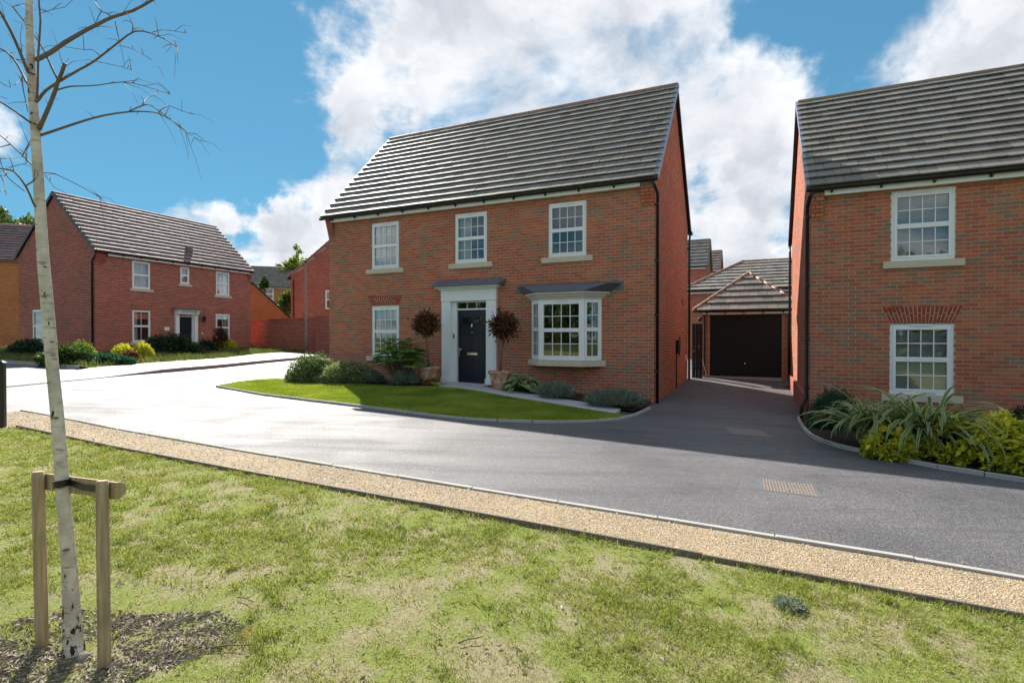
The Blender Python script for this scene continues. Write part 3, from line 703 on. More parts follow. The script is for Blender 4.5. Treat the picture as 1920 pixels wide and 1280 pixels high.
# far verge boards of the gable
for sgn in (1,):
    mb = MB(); dy = RG[0] - E[0]; yb = 2 * RG[0] - E[0]
    mb.add([(W + .0, yb, E[1] - .12), (W + .1, yb, E[1] - .12), (W + .1, RG[0], RG[1] - .12), (W, RG[0], RG[1] - .12), (W, yb, E[1] + .04), (W + .1, yb, E[1] + .04), (W + .1, RG[0], RG[1] + .05), (W, RG[0], RG[1] + .05)],
           [(0, 1, 2, 3), (4, 7, 6, 5), (0, 4, 5, 1), (1, 5, 6, 2), (2, 6, 7, 3), (3, 7, 4, 0)]); mb.build('verge_board', 'black_plastic', house)
eaves(house, .22, 9.49, E[0], E[1], 5.0, (-.16, W + .12), .86)
MB().box(W - .02, W + .14, 6.45, 6.75, 5.02, 5.12).build('rear_gutter_end', 'black_plastic', house, bevel=.02)
corbel(house, 9.50, W, 4.575, 7, -.155, 'brick_multi', 1); corbel(house, 0, .215, 4.575, 7, -.155, 'brick_multi', -1)
for i, op in enumerate(OPS[:4]):
    window(house, op[0], op[1], op[2], op[3], .028, 4, 2, .17, True, ['curtain_full', 'curtain_left', None, 'rollerblind'][i])
flat_arch(house, 1.63, 2.62, 2.457, .30, 15, .13)
downpipe(house, [(W - .02, -.2, 5.08), (W + .04, -.17, 4.98), (W + .07, .06, 4.83), (W + .07, .06, -.02)], .036, [(W + .06, .06, z) for z in (4.6, 3.3, 2.05, .75)])
downpipe(house, [(W + .07, 6.5, 5.0), (W + .07, 6.32, 4.8), (W + .07, 6.32, .1)], .036, [(W + .06, 6.32, z) for z in (4.5, 3.1, 1.7)])
MB().box(W - .01, W + .03, 4.95, 5.15, 2.5, 2.75).build('wall_vent', 'ridge_brown', house, bevel=.004)
MB().box(W - .01, W + .04, 5.9, 6.02, .75, .93).build('meter_box', 'white_plastic', house, bevel=.004)
# door case
dc = solid(house, 'door_surround', 'white_paint', [(4.11, 4.39, -.10, .012, .44, 2.50), (5.49, 5.77, -.10, .012, .44, 2.50), (4.08, 4.42, -.13, .012, .10, .438), (5.46, 5.80, -.13, .012, .10, .438),
      (4.10, 5.78, -.115, .012, 2.502, 2.80), (4.06, 5.82, -.16, .012, 2.802, 2.845), (3.99, 5.89, -.235, .012, 2.847, 2.895), (4.392, 4.545, -.02, .10, .28, 2.50), (5.435, 5.488, -.02, .10, .28, 2.50),
      (4.546, 5.434, .0, .10, 2.262, 2.305), (4.546, 5.434, -.01, .10, 2.465, 2.50), (4.836, 4.852, .02, .06, 2.306, 2.464), (5.128, 5.144, .02, .06, 2.306, 2.464), (4.17, 4.33, -.112, -.101, .52, 2.42), (5.55, 5.71, -.112, -.101, .52, 2.42)], .006)
for a, b in ((4.546, 4.836), (4.852, 5.128), (5.144, 5.434)): MB().box(a, b, .035, .04, 2.306, 2.464).build('pane', 'glass', dc)
lead_canopy(house, 'door_canopy', [(3.93, -.31), (5.95, -.31), (5.98, .01), (3.90, .01)], [(3.99, -.12), (5.9, -.12), (6.02, .01), (3.88, .01)], 2.897, 3.06, 'lead')
MB().box(4.44, 4.475, -.035, -.02, 1.50, 1.62).build('door_bell', 'black_plastic', house, bevel=.004)
MB().box(4.40, 5.48, -.16, .11, .20, .28).build('threshold', 'paving_stone', house, bevel=.004)
dr = solid(house, 'door', 'navy_paint', [(4.55, 5.43, .055, .095, .285, 2.26), (4.66, 4.95, .040, .054, 1.22, 1.78), (5.03, 5.32, .040, .054, 1.22, 1.78), (4.66, 4.95, .040, .054, .42, .98), (5.03, 5.32, .040, .054, .42, .98),
      (4.63, 4.98, .047, .0545, 1.19, 1.81), (5.00, 5.35, .047, .0545, 1.19, 1.81), (4.63, 4.98, .047, .0545, .39, 1.01), (5.00, 5.35, .047, .0545, .39, 1.01), (4.68, 4.94, .044, .0545, 1.89, 2.08), (5.04, 5.30, .044, .0545, 1.89, 2.08)], .006)
for a in (4.70, 5.06): MB().box(a, a + .22, .038, .0435, 1.905, 2.065).build('pane', 'glass', dr)
MB().box(4.83, 5.15, .040, .0545, 1.05, 1.12).build('letter_plate', 'chrome', dr, bevel=.004)
MB().box(4.565, 4.60, .035, .0545, 1.0, 1.26).build('handle_plate', 'chrome', dr, bevel=.004)
MB().tube([(4.583, .035, 1.2), (4.583, .0, 1.2), (4.70, .0, 1.2)], .011, 8).build('handle', 'chrome', dr, True)
MB().lathe([(.0, -.05), (.022, -.03), (.03, 0), (.014, .05), (.012, .07), (0, .075)], (4.99, .03, 1.82), 10).build('knocker', 'chrome', dr, True)
MB().lathe([(.0, -.02), (.018, -.01), (.02, .01), (0, .02)], (4.99, .04, 1.66), 10).build('spy_hole', 'chrome', dr, True)
# bay window
by = -.34; BP = [(6.74, 0.0), (7.10, by), (8.20, by), (8.56, 0.0)]
def grow(d): 
    return [(BP[0][0] - d * 1.25, .01), (BP[1][0] - d * .42, by - d), (BP[2][0] + d * .42, by - d), (BP[3][0] + d * 1.25, .01)]
bz0, bz1 = .985, 2.46
bay = MB().prism([(6.72, .05), (7.1, by + .06), (8.2, by + .06), (8.58, .05), (8.4, .3), (6.9, .3)], .9, .978).build('bay_window', 'white_paint', house)
for (xa, ya) in BP[1:3]: MB().tube([(xa, ya + .02, bz0), (xa, ya + .02, bz1)], .035, 8).build('corner_post', 'white_plastic', bay)
for (a, b), cols in (((BP[0], BP[1]), 2), ((BP[1], BP[2]), 4), ((BP[2], BP[3]), 2)):
    L = math.hypot(b[0] - a[0], b[1] - a[1]); o = window(house, .0, L, bz0, bz1, .0, cols, 2, None, cols == 4, None)
    o.location = (a[0], a[1], 0); o.rotation_euler = (0, 0, math.atan2(b[1] - a[1], b[0] - a[0]))
for d, z0, z1 in ((.05, 2.462, 2.51), (.10, 2.512, 2.565), (.16, 2.567, 2.625)):
    g_ = grow(d); MB().prism(g_, z0, z1).build('cornice', 'cream_paint', bay, bevel=.01)
lead_canopy(bay, 'bay_roof', grow(.20), [(6.33, .012), (6.62, -.30), (8.80, -.30), (9.06, .012)], 2.627, 2.80, 'lead')
MB().box(6.30, 9.08, -.012, .01, 2.66, 2.86).build('lead_flashing', 'lead', bay, bevel=.004)
gs = grow(.09)
sp = [gs[0], gs[1], (7.62, gs[1][1]), gs[2], gs[3]]
bs = [(6.70, .02), (7.08, by + .05), (7.62, by + .05), (8.22, by + .05), (8.60, .02)]
for i in range(4):
    a, b, c, d = sp[i], sp[i + 1], bs[i + 1], bs[i]
    q = [(a[0] + (.003 if i else 0), a[1]), (b[0] - (.003 if i < 3 else 0), b[1]), c, d]; MB().prism(q, .835, .98).build('sill_stone', 'sill_stone', bay, bevel=.005)
# things seen inside the bay
sg = thing('round_sign', 'round red-rimmed white sign with black figures standing inside the bay window', 'sign', MO + UX * 7.93 + UY * -.16 + Vector((0, 0, .978)), HA)
MB().tube([(0, 0, 0), (0, 0, .56)], .009, 8).build('pole', 'steel_post', sg)
MB().tube([(0, -.01, .66), (0, .01, .66)], .135, 28).build('disc', 'red_enamel', sg)
MB().tube([(0, -.014, .66), (0, -.0105, .66)], .105, 28).build('face', 'sign_white', sg)
fc = bpy.data.curves.new('figures', 'FONT'); fc.body = '08'; fc.size = .15; fc.align_x = 'CENTER'; fc.align_y = 'CENTER'; fc.extrude = .001
to = bpy.data.objects.new('tmp', fc); COL.objects.link(to); bpy.context.view_layer.update()
tm = bpy.data.meshes.new_from_object(to.evaluated_get(bpy.context.evaluated_depsgraph_get())); bpy.data.objects.remove(to); tm.materials.clear(); tm.materials.append(MATS['black_plastic'])
fo = link('figures', tm, sg); fo.location = (0, -.0165, .66); fo.rotation_euler = (math.pi / 2, 0, 0)
og = thing('ornament', 'small white animal ornament on the sill inside the bay window', 'ornament', MO + UX * 7.60 + UY * -.16 + Vector((0, 0, .979)), HA)
mb = MB().lathe([(0, 0), (.055, .0), (.06, .06), (.045, .13), (.03, .17), (.036, .20), (.03, .235), (0, .25)], (0, 0, 0), 12); mb.tube([(-.02, 0, .23), (-.026, 0, .28)], [.012, .003], 6); mb.tube([(.02, 0, .23), (.026, 0, .28)], [.012, .003], 6); mb.tube([(0, -.02, .205), (0, -.05, .195)], [.018, .012], 8)
mb.build('body', 'sign_white', og, True)
sb_ = thing('sideboard', 'low brown wooden sideboard seen through the bay window', 'sideboard', MO + UX * 7.45 + UY * 1.3 + Vector((0, 0, .251)), HA)
solid(sb_, 'carcass', 'warm_wood', [(-.6, .6, 0, .4, .12, .86), (-.62, .62, -.02, .42, .86, .9)]); solid(sb_, 'drawer_front', 'warm_wood', [(-.58, -.01, -.015, -.001, .5, .84), (.01, .58, -.015, -.001, .5, .84), (-.58, -.01, -.015, -.001, .14, .48), (.01, .58, -.015, -.001, .14, .48)])
for a in (-.55, .5):
    for b in (.03, .33): solid(sb_, 'leg', 'warm_wood', [(a, a + .05, b, b + .05, 0, .12)])
# charging point on the gable
ev = thing('charging_point', 'black wall charger with looped cable on the gable of the central house', 'charger', MO + UX * (W + .0) + UY * 3.7 + Vector((0, 0, 1.05)), HA)
MB().box(0.002, .11, -.11, .11, 0, .40).build('body', 'black_plastic', ev, bevel=.03); MB().box(.11, .125, -.03, .05, .05, .42).build('front_plate', 'grey_box', ev, bevel=.006)
lp = [(.07, .1 + .36 * math.sin(a) * 1.0, .12 + .17 - .2 * math.cos(a)) for a in np.linspace(.1, math.pi - .1, 12)]
MB().tube(lp + [(.09, .08, .1), (.09, .0, -.06), (.09, -.05, .02)], .014, 7).build('cable', 'black_plastic', ev, True); MB().tube([(.02, -.08, 0), (.02, -.08, -1.05)], .016, 7).build('supply_cable', 'black_plastic', ev, True)

# ------------------------------------------------------------------ the house on the right
W2, D2 = 9.6, 6.6; E2, R2 = (-.20, 4.53), (3.3, 7.60)
hr = thing('detached_house', 'red multi-brick house with grey tiled roof cut off by the right edge of the photo', 'house', RO, HA)
k = House(hr, 'brick_multi', 'mortar')
OPR = [(1.36, 2.355, 3.0, 4.35), (1.35, 2.345, .45, 1.81)]
k.panel((0, 0, 0), (1, 0, 0), W2, -.45, 4.5, OPR); g2 = gable_top(E2, R2)
k.panel((0, D2, 0), (0, -1, 0), D2 - .031, -.45, 4.5, (), lambda x: g2(D2 - x), False)
k.panel((W2, 0, 0), (0, 1, 0), D2, -.45, 4.5, (), g2, False, .031)
k.finish(300)
solid(hr, 'interior', 'interior', [(.06, W2 - .06, D2 - .1, D2 - .01, -.4, 4.5), (.05, W2 - .05, .18, D2 - .12, 2.15, 2.35), (.05, W2 - .05, .18, D2 - .12, -.4, -.2), (3.6, 3.7, .2, D2 - .12, -.4, 4.4), (.05, W2 - .05, .18, D2 - .12, 4.40, 4.44)])
rr = roof_frame(hr, W2, D2, E2, R2, 'tile_grey', .05)
roof_slope(rr, hr, -.04, W2 + .05, E2, R2, 15, .298, 'tile_grey', 300)
ridge_tiles(rr, -.05, W2 + .1, R2[0], R2[1] + .03, 'ridge_brown', .45); verge_caps(rr, -.065, E2, R2, 15, 'verge_plastic', .03)
mb = MB(); yb = 2 * R2[0] - E2[0]
mb.add([(-.1, yb, E2[1] - .12), (0, yb, E2[1] - .12), (0, R2[0], R2[1] - .12), (-.1, R2[0], R2[1] - .12), (-.1, yb, E2[1] + .04), (0, yb, E2[1] + .04), (0, R2[0], R2[1] + .05), (-.1, R2[0], R2[1] + .05)],
       [(0, 1, 2, 3), (4, 7, 6, 5), (0, 4, 5, 1), (1, 5, 6, 2), (2, 6, 7, 3), (3, 7, 4, 0)]); mb.build('verge_board', 'black_plastic', hr)
eaves(hr, .23, W2 - .2, E2[0], E2[1], 4.365, (-.1, W2 + .1), .82)
corbel(hr, 0, .225, 3.9, 7, -.155, 'brick_multi', -1)
window(hr, *OPR[0][:2], *OPR[0][2:], .026, 4, 2, .13, True, 'blind'); window(hr, *OPR[1][:2], *OPR[1][2:], .026, 4, 2, .13, True, 'blind')
flat_arch(hr, 1.35, 2.345, 1.817, .30, 18, .13)
downpipe(hr, [(.02, -.2, 4.46), (-.03, -.17, 4.36), (-.06, .05, 4.2), (-.06, .05, .28), (-.14, .03, .12), (-.16, .02, -.22)], .036, [(-.05, .05, z) for z in (4.0, 2.6, 1.5, .5)])
downpipe(hr, [(-.06, 6.7, 4.4), (-.06, 6.5, 4.2), (-.06, 6.5, .1)], .036, [(-.05, 6.5, z) for z in (3.9, 2.4)])
MB().box(-.09, -.002, .30, D2, -.45, .36).build('plinth', 'brick_red', hr, bevel=.02)

# ------------------------------------------------------------------ the house across the road
LO = Vector((-19.07, 24.34, 0)); LA = math.radians(68); W3, D3 = 8.58, 6.0; E3, R3 = (-.2, 5.47), (3.0, 8.42)
hl = thing('detached_house', 'red brick house across the road with sunlit brown tiled roof and black door', 'house', LO, LA)
k = House(hl, 'brick_red', 'mortar_red')
OPL = [(1.66, 2.55, 3.9, 5.25), (4.115, 4.64, 4.35, 5.25), (6.235, 7.125, 3.9, 5.25), (1.65, 2.55, 1.275, 2.85), (6.21, 7.14, 1.275, 2.85), (3.95, 4.86, .5, 2.9)]
k.panel((0, 0, 0), (1, 0, 0), W3, .3, 5.4, OPL); g3 = gable_top(E3, R3)
k.panel((0, D3, 0), (0, -1, 0), D3 - .031, .3, 5.4, [(1.25, 2.1, 1.275, 2.85)], lambda x: g3(D3 - x), False)
k.panel((W3, 0, 0), (0, 1, 0), D3, .3, 5.4, (), g3, False, .031)
k.finish(0)
solid(hl, 'interior', 'interior', [(.06, W3 - .06, D3 - .1, D3 - .01, .3, 5.4), (.05, W3 - .05, .18, D3 - .12, 3.1, 3.3), (.05, W3 - .05, .18, D3 - .12, .4, .6), (3.0, 3.1, .2, D3 - .12, .3, 5.4), (5.6, 5.7, .2, D3 - .12, .3, 5.4), (.05, W3 - .05, .18, D3 - .12, 5.3, 5.34)])
rl = roof_frame(hl, W3, D3, E3, R3, 'tile_brown', .05)
roof_slope(rl, hl, -.06, W3 + .08, E3, R3, 14, .298, 'tile_brown', 300)
ridge_tiles(rl, -.08, W3 + .1, R3[0], R3[1] + .02, 'tile_brown', .45); verge_caps(rl, -.07, E3, R3, 14, 'black_plastic', .045); verge_caps(rl, W3 + .08, E3, R3, 14, 'black_plastic', .02)
mb = MB(); yb = 2 * R3[0] - E3[0]
mb.add([(-.1, yb, E3[1] - .14), (0, yb, E3[1] - .14), (0, R3[0], R3[1] - .14), (-.1, R3[0], R3[1] - .14), (-.1, yb, E3[1] + .04), (0, yb, E3[1] + .04), (0, R3[0], R3[1] + .05), (-.1, R3[0], R3[1] + .05)],
       [(0, 1, 2, 3), (4, 7, 6, 5), (0, 4, 5, 1), (1, 5, 6, 2), (2, 6, 7, 3), (3, 7, 4, 0)]); mb.build('verge_board', 'black_plastic', hl)
eaves(hl, .5, W3 - .05, E3[0], E3[1], 5.30, (-.12, W3 + .1), .82)
corbel(hl, 0, .42, 4.875, 7, -.155, 'brick_red', -1); corbel(hl, W3 - .2, W3, 4.875, 7, -.155, 'brick_red', 1)
for i, op in enumerate(OPL[:5]): window(hl, *op, .03, 1 if i == 1 else 2, 1, .12, False, ['curtain_full', 'curtain_full', 'curtain_right', 'curtain_left', 'curtain'][i])
gwin = window(hl, 0, .85, 1.275, 2.85, -.03, 1, 1, .1, False, 'curtain_full'); gwin.location = (0, 4.75, 0); gwin.rotation_euler = (0, 0, -math.pi / 2)
for op in OPL[3:5]: flat_arch(hl, op[0], op[1], 2.857, .28, 12, .12)
downpipe(hl, [(-.05, -.2, 5.38), (-.08, -.15, 5.2), (-.06, .08, 5.0), (-.06, .08, .45)], .04, [(-.05, .08, z) for z in (4.6, 3.2, 1.8)])
dl = solid(hl, 'door_surround', 'white_paint', [(3.78, 3.98, -.12, .012, .5, 2.72), (4.83, 5.03, -.12, .012, .5, 2.72), (3.70, 5.11, -.30, .012, 2.90, 2.96), (3.76, 5.05, -.14, .012, 2.722, 2.898), (3.982, 4.05, -.02, .1, .6, 2.72), (4.77, 4.828, -.02, .1, .6, 2.72), (4.052, 4.768, 0, .1, 2.60, 2.64)], .006)
lead_canopy(hl, 'door_canopy', [(3.62, -.36), (5.19, -.36), (5.21, .01), (3.6, .01)], [(3.7, -.14), (5.1, -.14), (5.21, .01), (3.6, .01)], 2.962, 3.06, 'lead')
for x in (3.80, 4.85):
    MB().add([(x, -.12, 2.89), (x, -.28, 2.89), (x, -.24, 2.74), (x, -.15, 2.66), (x, -.12, 2.45), (x + .16, -.12, 2.89), (x + .16, -.28, 2.89), (x + .16, -.24, 2.74), (x + .16, -.15, 2.66), (x + .16, -.12, 2.45)],
             [(0, 1, 2, 3, 4), (9, 8, 7, 6, 5), (0, 5, 6, 1), (1, 6, 7, 2), (2, 7, 8, 3), (3, 8, 9, 4)]).build('bracket', 'white_paint', dl)
MB().box(4.052, 4.768, .04, .045, 2.642, 2.72).build('pane', 'glass', dl)
d3 = solid(hl, 'door', 'garage_black', [(4.052, 4.768, .05, .09, .6, 2.60), (4.13, 4.37, .036, .05, 1.55, 2.45), (4.45, 4.69, .036, .05, 1.55, 2.45), (4.13, 4.37, .036, .05, .7, 1.25), (4.45, 4.69, .036, .05, .7, 1.25)])
MB().box(4.27, 4.55, .03, .05, 1.36, 1.42).build('letter_plate', 'chrome', d3); MB().box(4.70, 4.74, .02, .05, 1.5, 1.7).build('handle', 'chrome', d3)
MB().box(3.24, 3.50, -.02, .0, 1.86, 2.04).build('number_plate', 'sign_white', hl, bevel=.004)
ln = MB().lathe([(.0, .0), (.05, .02), (.09, .22), (.10, .24), (.03, .32), (0, .36)], (5.38, -.16, 2.35), 8).build('lantern', 'black_plastic', hl); MB().tube([(5.38, 0, 2.45), (5.38, -.1, 2.38), (5.38, -.16, 2.36)], .015, 6).build('arm', 'black_plastic', ln)
MB().lathe([(.0, -.05), (.05, -.04), (.05, .04), (0, .05)], (5.35, -.02, 1.72), 8).build('alarm_box', 'white_plastic', hl)
S3 = Vector((0, R3[0] - E3[0], R3[1] - E3[1])).normalized()
rv = MB(); c = Vector((5.05, E3[0], E3[1])) + S3 * .95; rv.box(c.x - .13, c.x + .13, c.y - .04, c.y + .3, c.z, c.z + .30); rv.build('roof_vent', 'tile_brown', hl)

# ------------------------------------------------------------------ garage at the end of the drive
GO = Vector((3.268, 12.263, 0)) + UY * 7.6
ga = thing('garage', 'single brick garage with black door and hipped roof at the driveway end', 'garage', GO, HA)
k = House(ga, 'brick_multi', 'mortar'); gx0, gx1, gD = .36, 3.36, 5.6
k.panel((gx0, 0, 0), (1, 0, 0), gx1 - gx0, -.2, 2.42, [(.63 - gx0, 2.91 - gx0, .0, 2.31)]); k.panel((gx0, gD, 0), (0, -1, 0), gD - .031, -.2, 2.42, ()); k.panel((gx1, 0, 0), (0, 1, 0), gD, -.2, 2.42, (), None, True, .031)
k.finish(120)
gdoor = MB()
n = 38
for i in range(n):
    xa = .66 + (2.88 - .66) * i / n; gdoor.box(xa + .004, xa + (2.22 / n) - .004, .055, .075, .17, 2.28)
gdoor.box(.64, 2.90, .07, .09, .16, 2.30); gd = gdoor.build('garage_door', 'garage_black', ga)
solid(gd, 'door_frame', 'garage_black', [(.63, .665, .03, .12, .12, 2.305), (2.875, 2.91, .03, .12, .12, 2.305), (.666, 2.874, .03, .12, 2.265, 2.305)]); MB().tube([(1.77, .055, .62), (1.77, .02, .62)], .025, 10).build('handle', 'chrome', gd); MB().box(.6, 2.94, -.1, .13, .05, .155).build('threshold', 'concrete', gd)
gE, gA = 2.45, 3.87; ox = .27; xa, xb = gx0 - ox, gx1 + ox; xc = (xa + xb) / 2; hy = (xb - xa) / 2
gr = MB(); yb = gD + .2
gr.add([(xa, -ox, gE), (xb, -ox, gE), (xc, hy - ox, gA), (xc, yb, gA), (xa, yb, gE), (xb, yb, gE)], [(0, 1, 2), (1, 5, 3, 2), (4, 0, 2, 3), (0, 4, 5, 1)], .4); groof = gr.build('roof', 'tile_grey', ga)
roof_slope(groof, ga, xa, xb, (-ox, gE), (hy - ox, gA), 6, .298, 'tile_grey', 120, lambda a, b: (xa + hy * (a * .55 + b * .45), xb - hy * (a * .55 + b * .45)))
hipv = Vector((xc - xa, hy, gA - gE))
for sx in (1, -1):
    for i in range(7):
        a, b = (i + .02) / 7, (i + .98) / 7; st = Vector((xa if sx == 1 else xb, -ox, gE + .04)); dv = Vector((hipv.x * sx, hipv.y, hipv.z))
        MB().tube([st + dv * a, st + dv * b], [.06, .056], 9, random.random()).build('hip_tile', 'ridge_red', groof, True)
ridge_tiles(groof, 0, 3.4, 0, 0, 'ridge_red'); 
for o in [c for c in groof.children if c.name.startswith('ridge_tile')]:
    x = o.location.x; o.rotation_euler = (0, 0, math.pi / 2); o.location = (xc, hy - ox + x, gA + .0)
eaves(ga, xa + .3, xb - .25, -ox, gE + .02, 2.33, (xa, xb), .6)
downpipe(ga, [(3.12, -.1, 2.33), (3.12, -.06, 2.1), (3.12, -.06, .1)], .034, [(3.12, -.05, 1.2)]); downpipe(ga, [(.45, -.1, 2.33), (.45, -.06, 2.1), (.45, -.06, .1)], .034)
gl = MB().lathe([(0, 0), (.06, .02), (.07, .14), (0, .2)], (.3, -.18, 2.05), 8).build('lantern', 'black_plastic', ga); MB().tube([(.36, 0, 2.2), (.3, -.18, 2.24)], .012, 6).build('arm', 'black_plastic', gl)
gt_ = thing('garden_gate', 'tall black boarded side gate between the large house and the garage', 'gate', MO + UX * (W + .1) + UY * 6.9, HA)
for i in range(3): MB().box(i * .115, i * .115 + .11, 0, .03, .12, 2.0).build('board', 'garage_black', gt_, bevel=.004)
MB().box(0, .345, .031, .06, 1.6, 1.7).box(0, .345, .031, .06, .4, .5).build('ledge', 'garage_black', gt_); MB().tube([(.06, 0, 1.05), (.06, -.03, 1.05)], .035, 10).build('latch', 'chrome', gt_)
bb = thing('broom', 'long pale wooden broom handle leaning in the corner by the garage', 'broom', GO + UX * .42 + UY * -.3 + Vector((0, 0, .12)), HA)
MB().tube([(.12, 0, .04), (-.22, .2, 1.45)], .014, 8).build('handle', 'cream_paint', bb, True); MB().box(.02, .24, -.03, .03, 0, .06).build('head', 'warm_wood', bb, bevel=.01)
# ------------------------------------------------------------------ buildings behind
def back_house(label, loc, rot, W, D, z0, ze, zr, brick, tile, wins=(), ovx=.1, cat='house', name='house', hip=False, verge='black_plastic', rows=14, gable_wins=(), fascia=True):
    r = thing(name, label, cat, loc, rot)
    E_, R_ = (-.2, ze), (D / 2, zr); g_ = gable_top(E_, R_)
    mb = MB()
    if hip: mb.box(0, W, 0, D, z0, ze - .05)
    else: mb.add([(0, 0, z0), (W, 0, z0), (W, D, z0), (0, D, z0), (0, 0, g_(0)), (W, 0, g_(0)), (W, D, g_(D)), (0, D, g_(D)), (0, D / 2, g_(D / 2)), (W, D / 2, g_(D / 2))],
           [(0, 3, 2, 1), (0, 1, 5, 4), (2, 3, 7, 6), (1, 2, 6, 9, 5), (3, 0, 4, 8, 7)], .3)
    mb.build('wall', {'brick_red': 'mortar_red', 'brick_multi': 'mortar', 'brick_orange': 'mortar_orange', 'white_paint': 'cream_paint'}[brick] if brick != 'white_paint' else 'white_paint', r)
    if brick.startswith('brick'):                       # courses as real bricks, one mass each house: far below ten pixels
        bk = MB()
        def course(o, u, L, top=None):
            kk = int(z0 / CH)
            while True:
                z = kk * CH
                if z + BRH > (top(L / 2) if top else ze - .05): break
                x = -CL / 2 if kk % 2 else 0
                while x < L:
                    a, b = max(0, x), min(L, x + BRK); x += CL
                    if b - a < .03: continue
                    if top and min(top(a), top(b)) < z + BRH: continue
                    P = lambda s, y: (o[0] + u[0] * s - u[1] * -y * -1, o[1] + u[1] * s + u[0] * -y * -1)
                    q = [(o[0] + u[0] * s + u[1] * y, o[1] + u[1] * s - u[0] * y, zz) for zz in (z, z + BRH) for s, y in ((a, .008), (b, .008), (b, -.01), (a, -.01))]
                    bk.add(q, [(0, 1, 5, 4), (1, 2, 6, 5), (3, 0, 4, 7), (4, 5, 6, 7), (0, 3, 2, 1)], random.random())
                kk += 1
        course((0, 0), (1, 0), W); course((0, D), (0, -1), D, None if hip else (lambda s: g_(D - s))); course((W, 0), (0, 1), D, None if hip else g_)
        tag(bk.build('brickwork', brick, r), kind='stuff')
    if hip:
        o_ = .25; hy = D / 2 + o_; rf = MB()
        v = [(-o_, -o_, ze), (W + o_, -o_, ze), (W + o_, D + o_, ze), (-o_, D + o_, ze), (-o_ + hy, D / 2, zr), (W + o_ - hy, D / 2, zr)]
        rf.add(v, [(0, 1, 5, 4), (1, 2, 5), (2, 3, 4, 5), (3, 0, 4), (0, 3, 2, 1)]); ro = rf.build('roof', tile, r)
        roof_slope(ro, r, -o_, W + o_, (-o_, ze), (D / 2, zr), rows, .3, tile, 0, lambda a, b: (-o_ + hy * (a + b) / 2, W + o_ - hy * (a + b) / 2))
        for p, q in ((0, 4), (1, 5)):
            a, b = Vector(v[p]), Vector(v[q]); n_ = 8
            for i in range(n_): MB().tube([a.lerp(b, i / n_) + Vector((0, 0, .04)), a.lerp(b, (i + .97) / n_) + Vector((0, 0, .04))], .09, 8, random.random()).build('hip_tile', 'ridge_red', ro, True)
        ridge_tiles(ro, v[4][0], v[5][0], D / 2, zr + .05, 'ridge_red')
    else:
        ro = roof_frame(r, W, D, E_, R_, tile, ovx)
        roof_slope(ro, r, -ovx, W + ovx, E_, R_, rows, .3, tile, 0)
        ridge_tiles(ro, -ovx, W + ovx, D / 2, zr + .03, 'ridge_red' if verge == 'ridge_red' else 'ridge_brown')
        for x in (-ovx - .02, W + ovx + .02):
            for s in (0, 1):
                ya, yb = (E_[0], D / 2) if s == 0 else (D - E_[0], D / 2)
                MB().tube([(x, ya, ze + .0), (x, yb, zr)], .055, 6, random.random()).build('verge', verge, ro)
    if fascia:
        MB().box(0, W, -.17, -.15, ze - .17, ze - .02).build('fascia', 'white_plastic', r); MB().box(-.1, W + .1, -.26, -.18, ze - .09, ze - .02).build('gutter', 'black_plastic', r)
    for x0, x1, a, b in wins: window(r, x0, x1, a, b, -.05, 2, 1, .1, False, 'curtain_full')
    for x0, x1, a, b in gable_wins:
        o = window(r, 0, x1 - x0, a, b, -.05, 2, 1, None, False, 'curtain_full'); o.location = (0, x1, 0); o.rotation_euler = (0, 0, -math.pi / 2)
    return r
# hipped building behind the garage: front parallel to the garage
p = at_depth(1285, 600, 28.6)
back_house('low hipped-roof brick building rising behind the garage', (p.x, p.y, 0), HA, 8.6, 5.6, .4, 3.98, 5.75, 'brick_multi', 'tile_grey', hip=True, name='outbuilding', cat='outbuilding', rows=9)
# two roofs left of it
p = at_depth(1272, 600, 36.0)
back_house('distant house whose grey roof with lichened ridge shows beside the large house', (p.x, p.y, 0), HA, 1.75, 3.6, .4, 6.2, 8.25, 'brick_red', 'tile_grey', rows=8, verge='ridge_brown', name='terraced_house')
p = at_depth(1318, 600, 42.5)
back_house('distant house with reddish banded roof right of the lichened ridge', (p.x, p.y, 0), HA, 1.15, 4.0, .4, 6.65, 8.6, 'brick_red', 'tile_brown', rows=8, verge='ridge_brown', name='terraced_house')
p = at_depth(1385, 600, 60)
back_house('far house showing only a thin brown ridge above the hipped roof', (p.x, p.y, 0), math.radians(-3), 4.6, 6, .4, 7.0, 9.35, 'brick_red', 'tile_brown', rows=8, name='terraced_house')
# left background
p = at_depth(545.5, 600, 37)
back_house('red brick gable-end house standing behind the garden wall', (p.x + 9, p.y, 0), math.radians(90), 8, 9.0, .6, 5.65, 9.7, 'brick_red', 'tile_brown', gable_wins=(), verge='ridge_red', name='gabled_house', fascia=False)
gh = bpy.data.objects['gabled_house']; gh.location = (p.x, p.y + 8, 0); gh.rotation_euler = (0, 0, math.radians(-90))
for z0_, z1_ in ((3.45, 4.75), (.9, 2.15)):
    o = window(gh, 0, .9, z0_, z1_, -.05, 2, 1, None, False, 'curtain_full'); o.location = (8.0, 2.42, 0); o.rotation_euler = (0, 0, math.pi / 2)
MB().tube([(8.06, .2, 5.5), (8.06, .2, .6)], .04, 8).build('downpipe', 'black_plastic', gh); MB().tube([(8.0, -.2, 5.56), (0, -.2, 5.56)], .07, 8).build('gutter', 'black_plastic', gh)
p = at_depth(466, 560, 40)
og_ = back_house('orange brick garage gable rising over the garden wall', (p.x + 1.0, p.y + 6, 0), math.radians(-90), 6, 5.5, .6, 2.75, 5.62, 'brick_orange', 'tile_brown', name='orange_garage', cat='garage', rows=9, fascia=False)
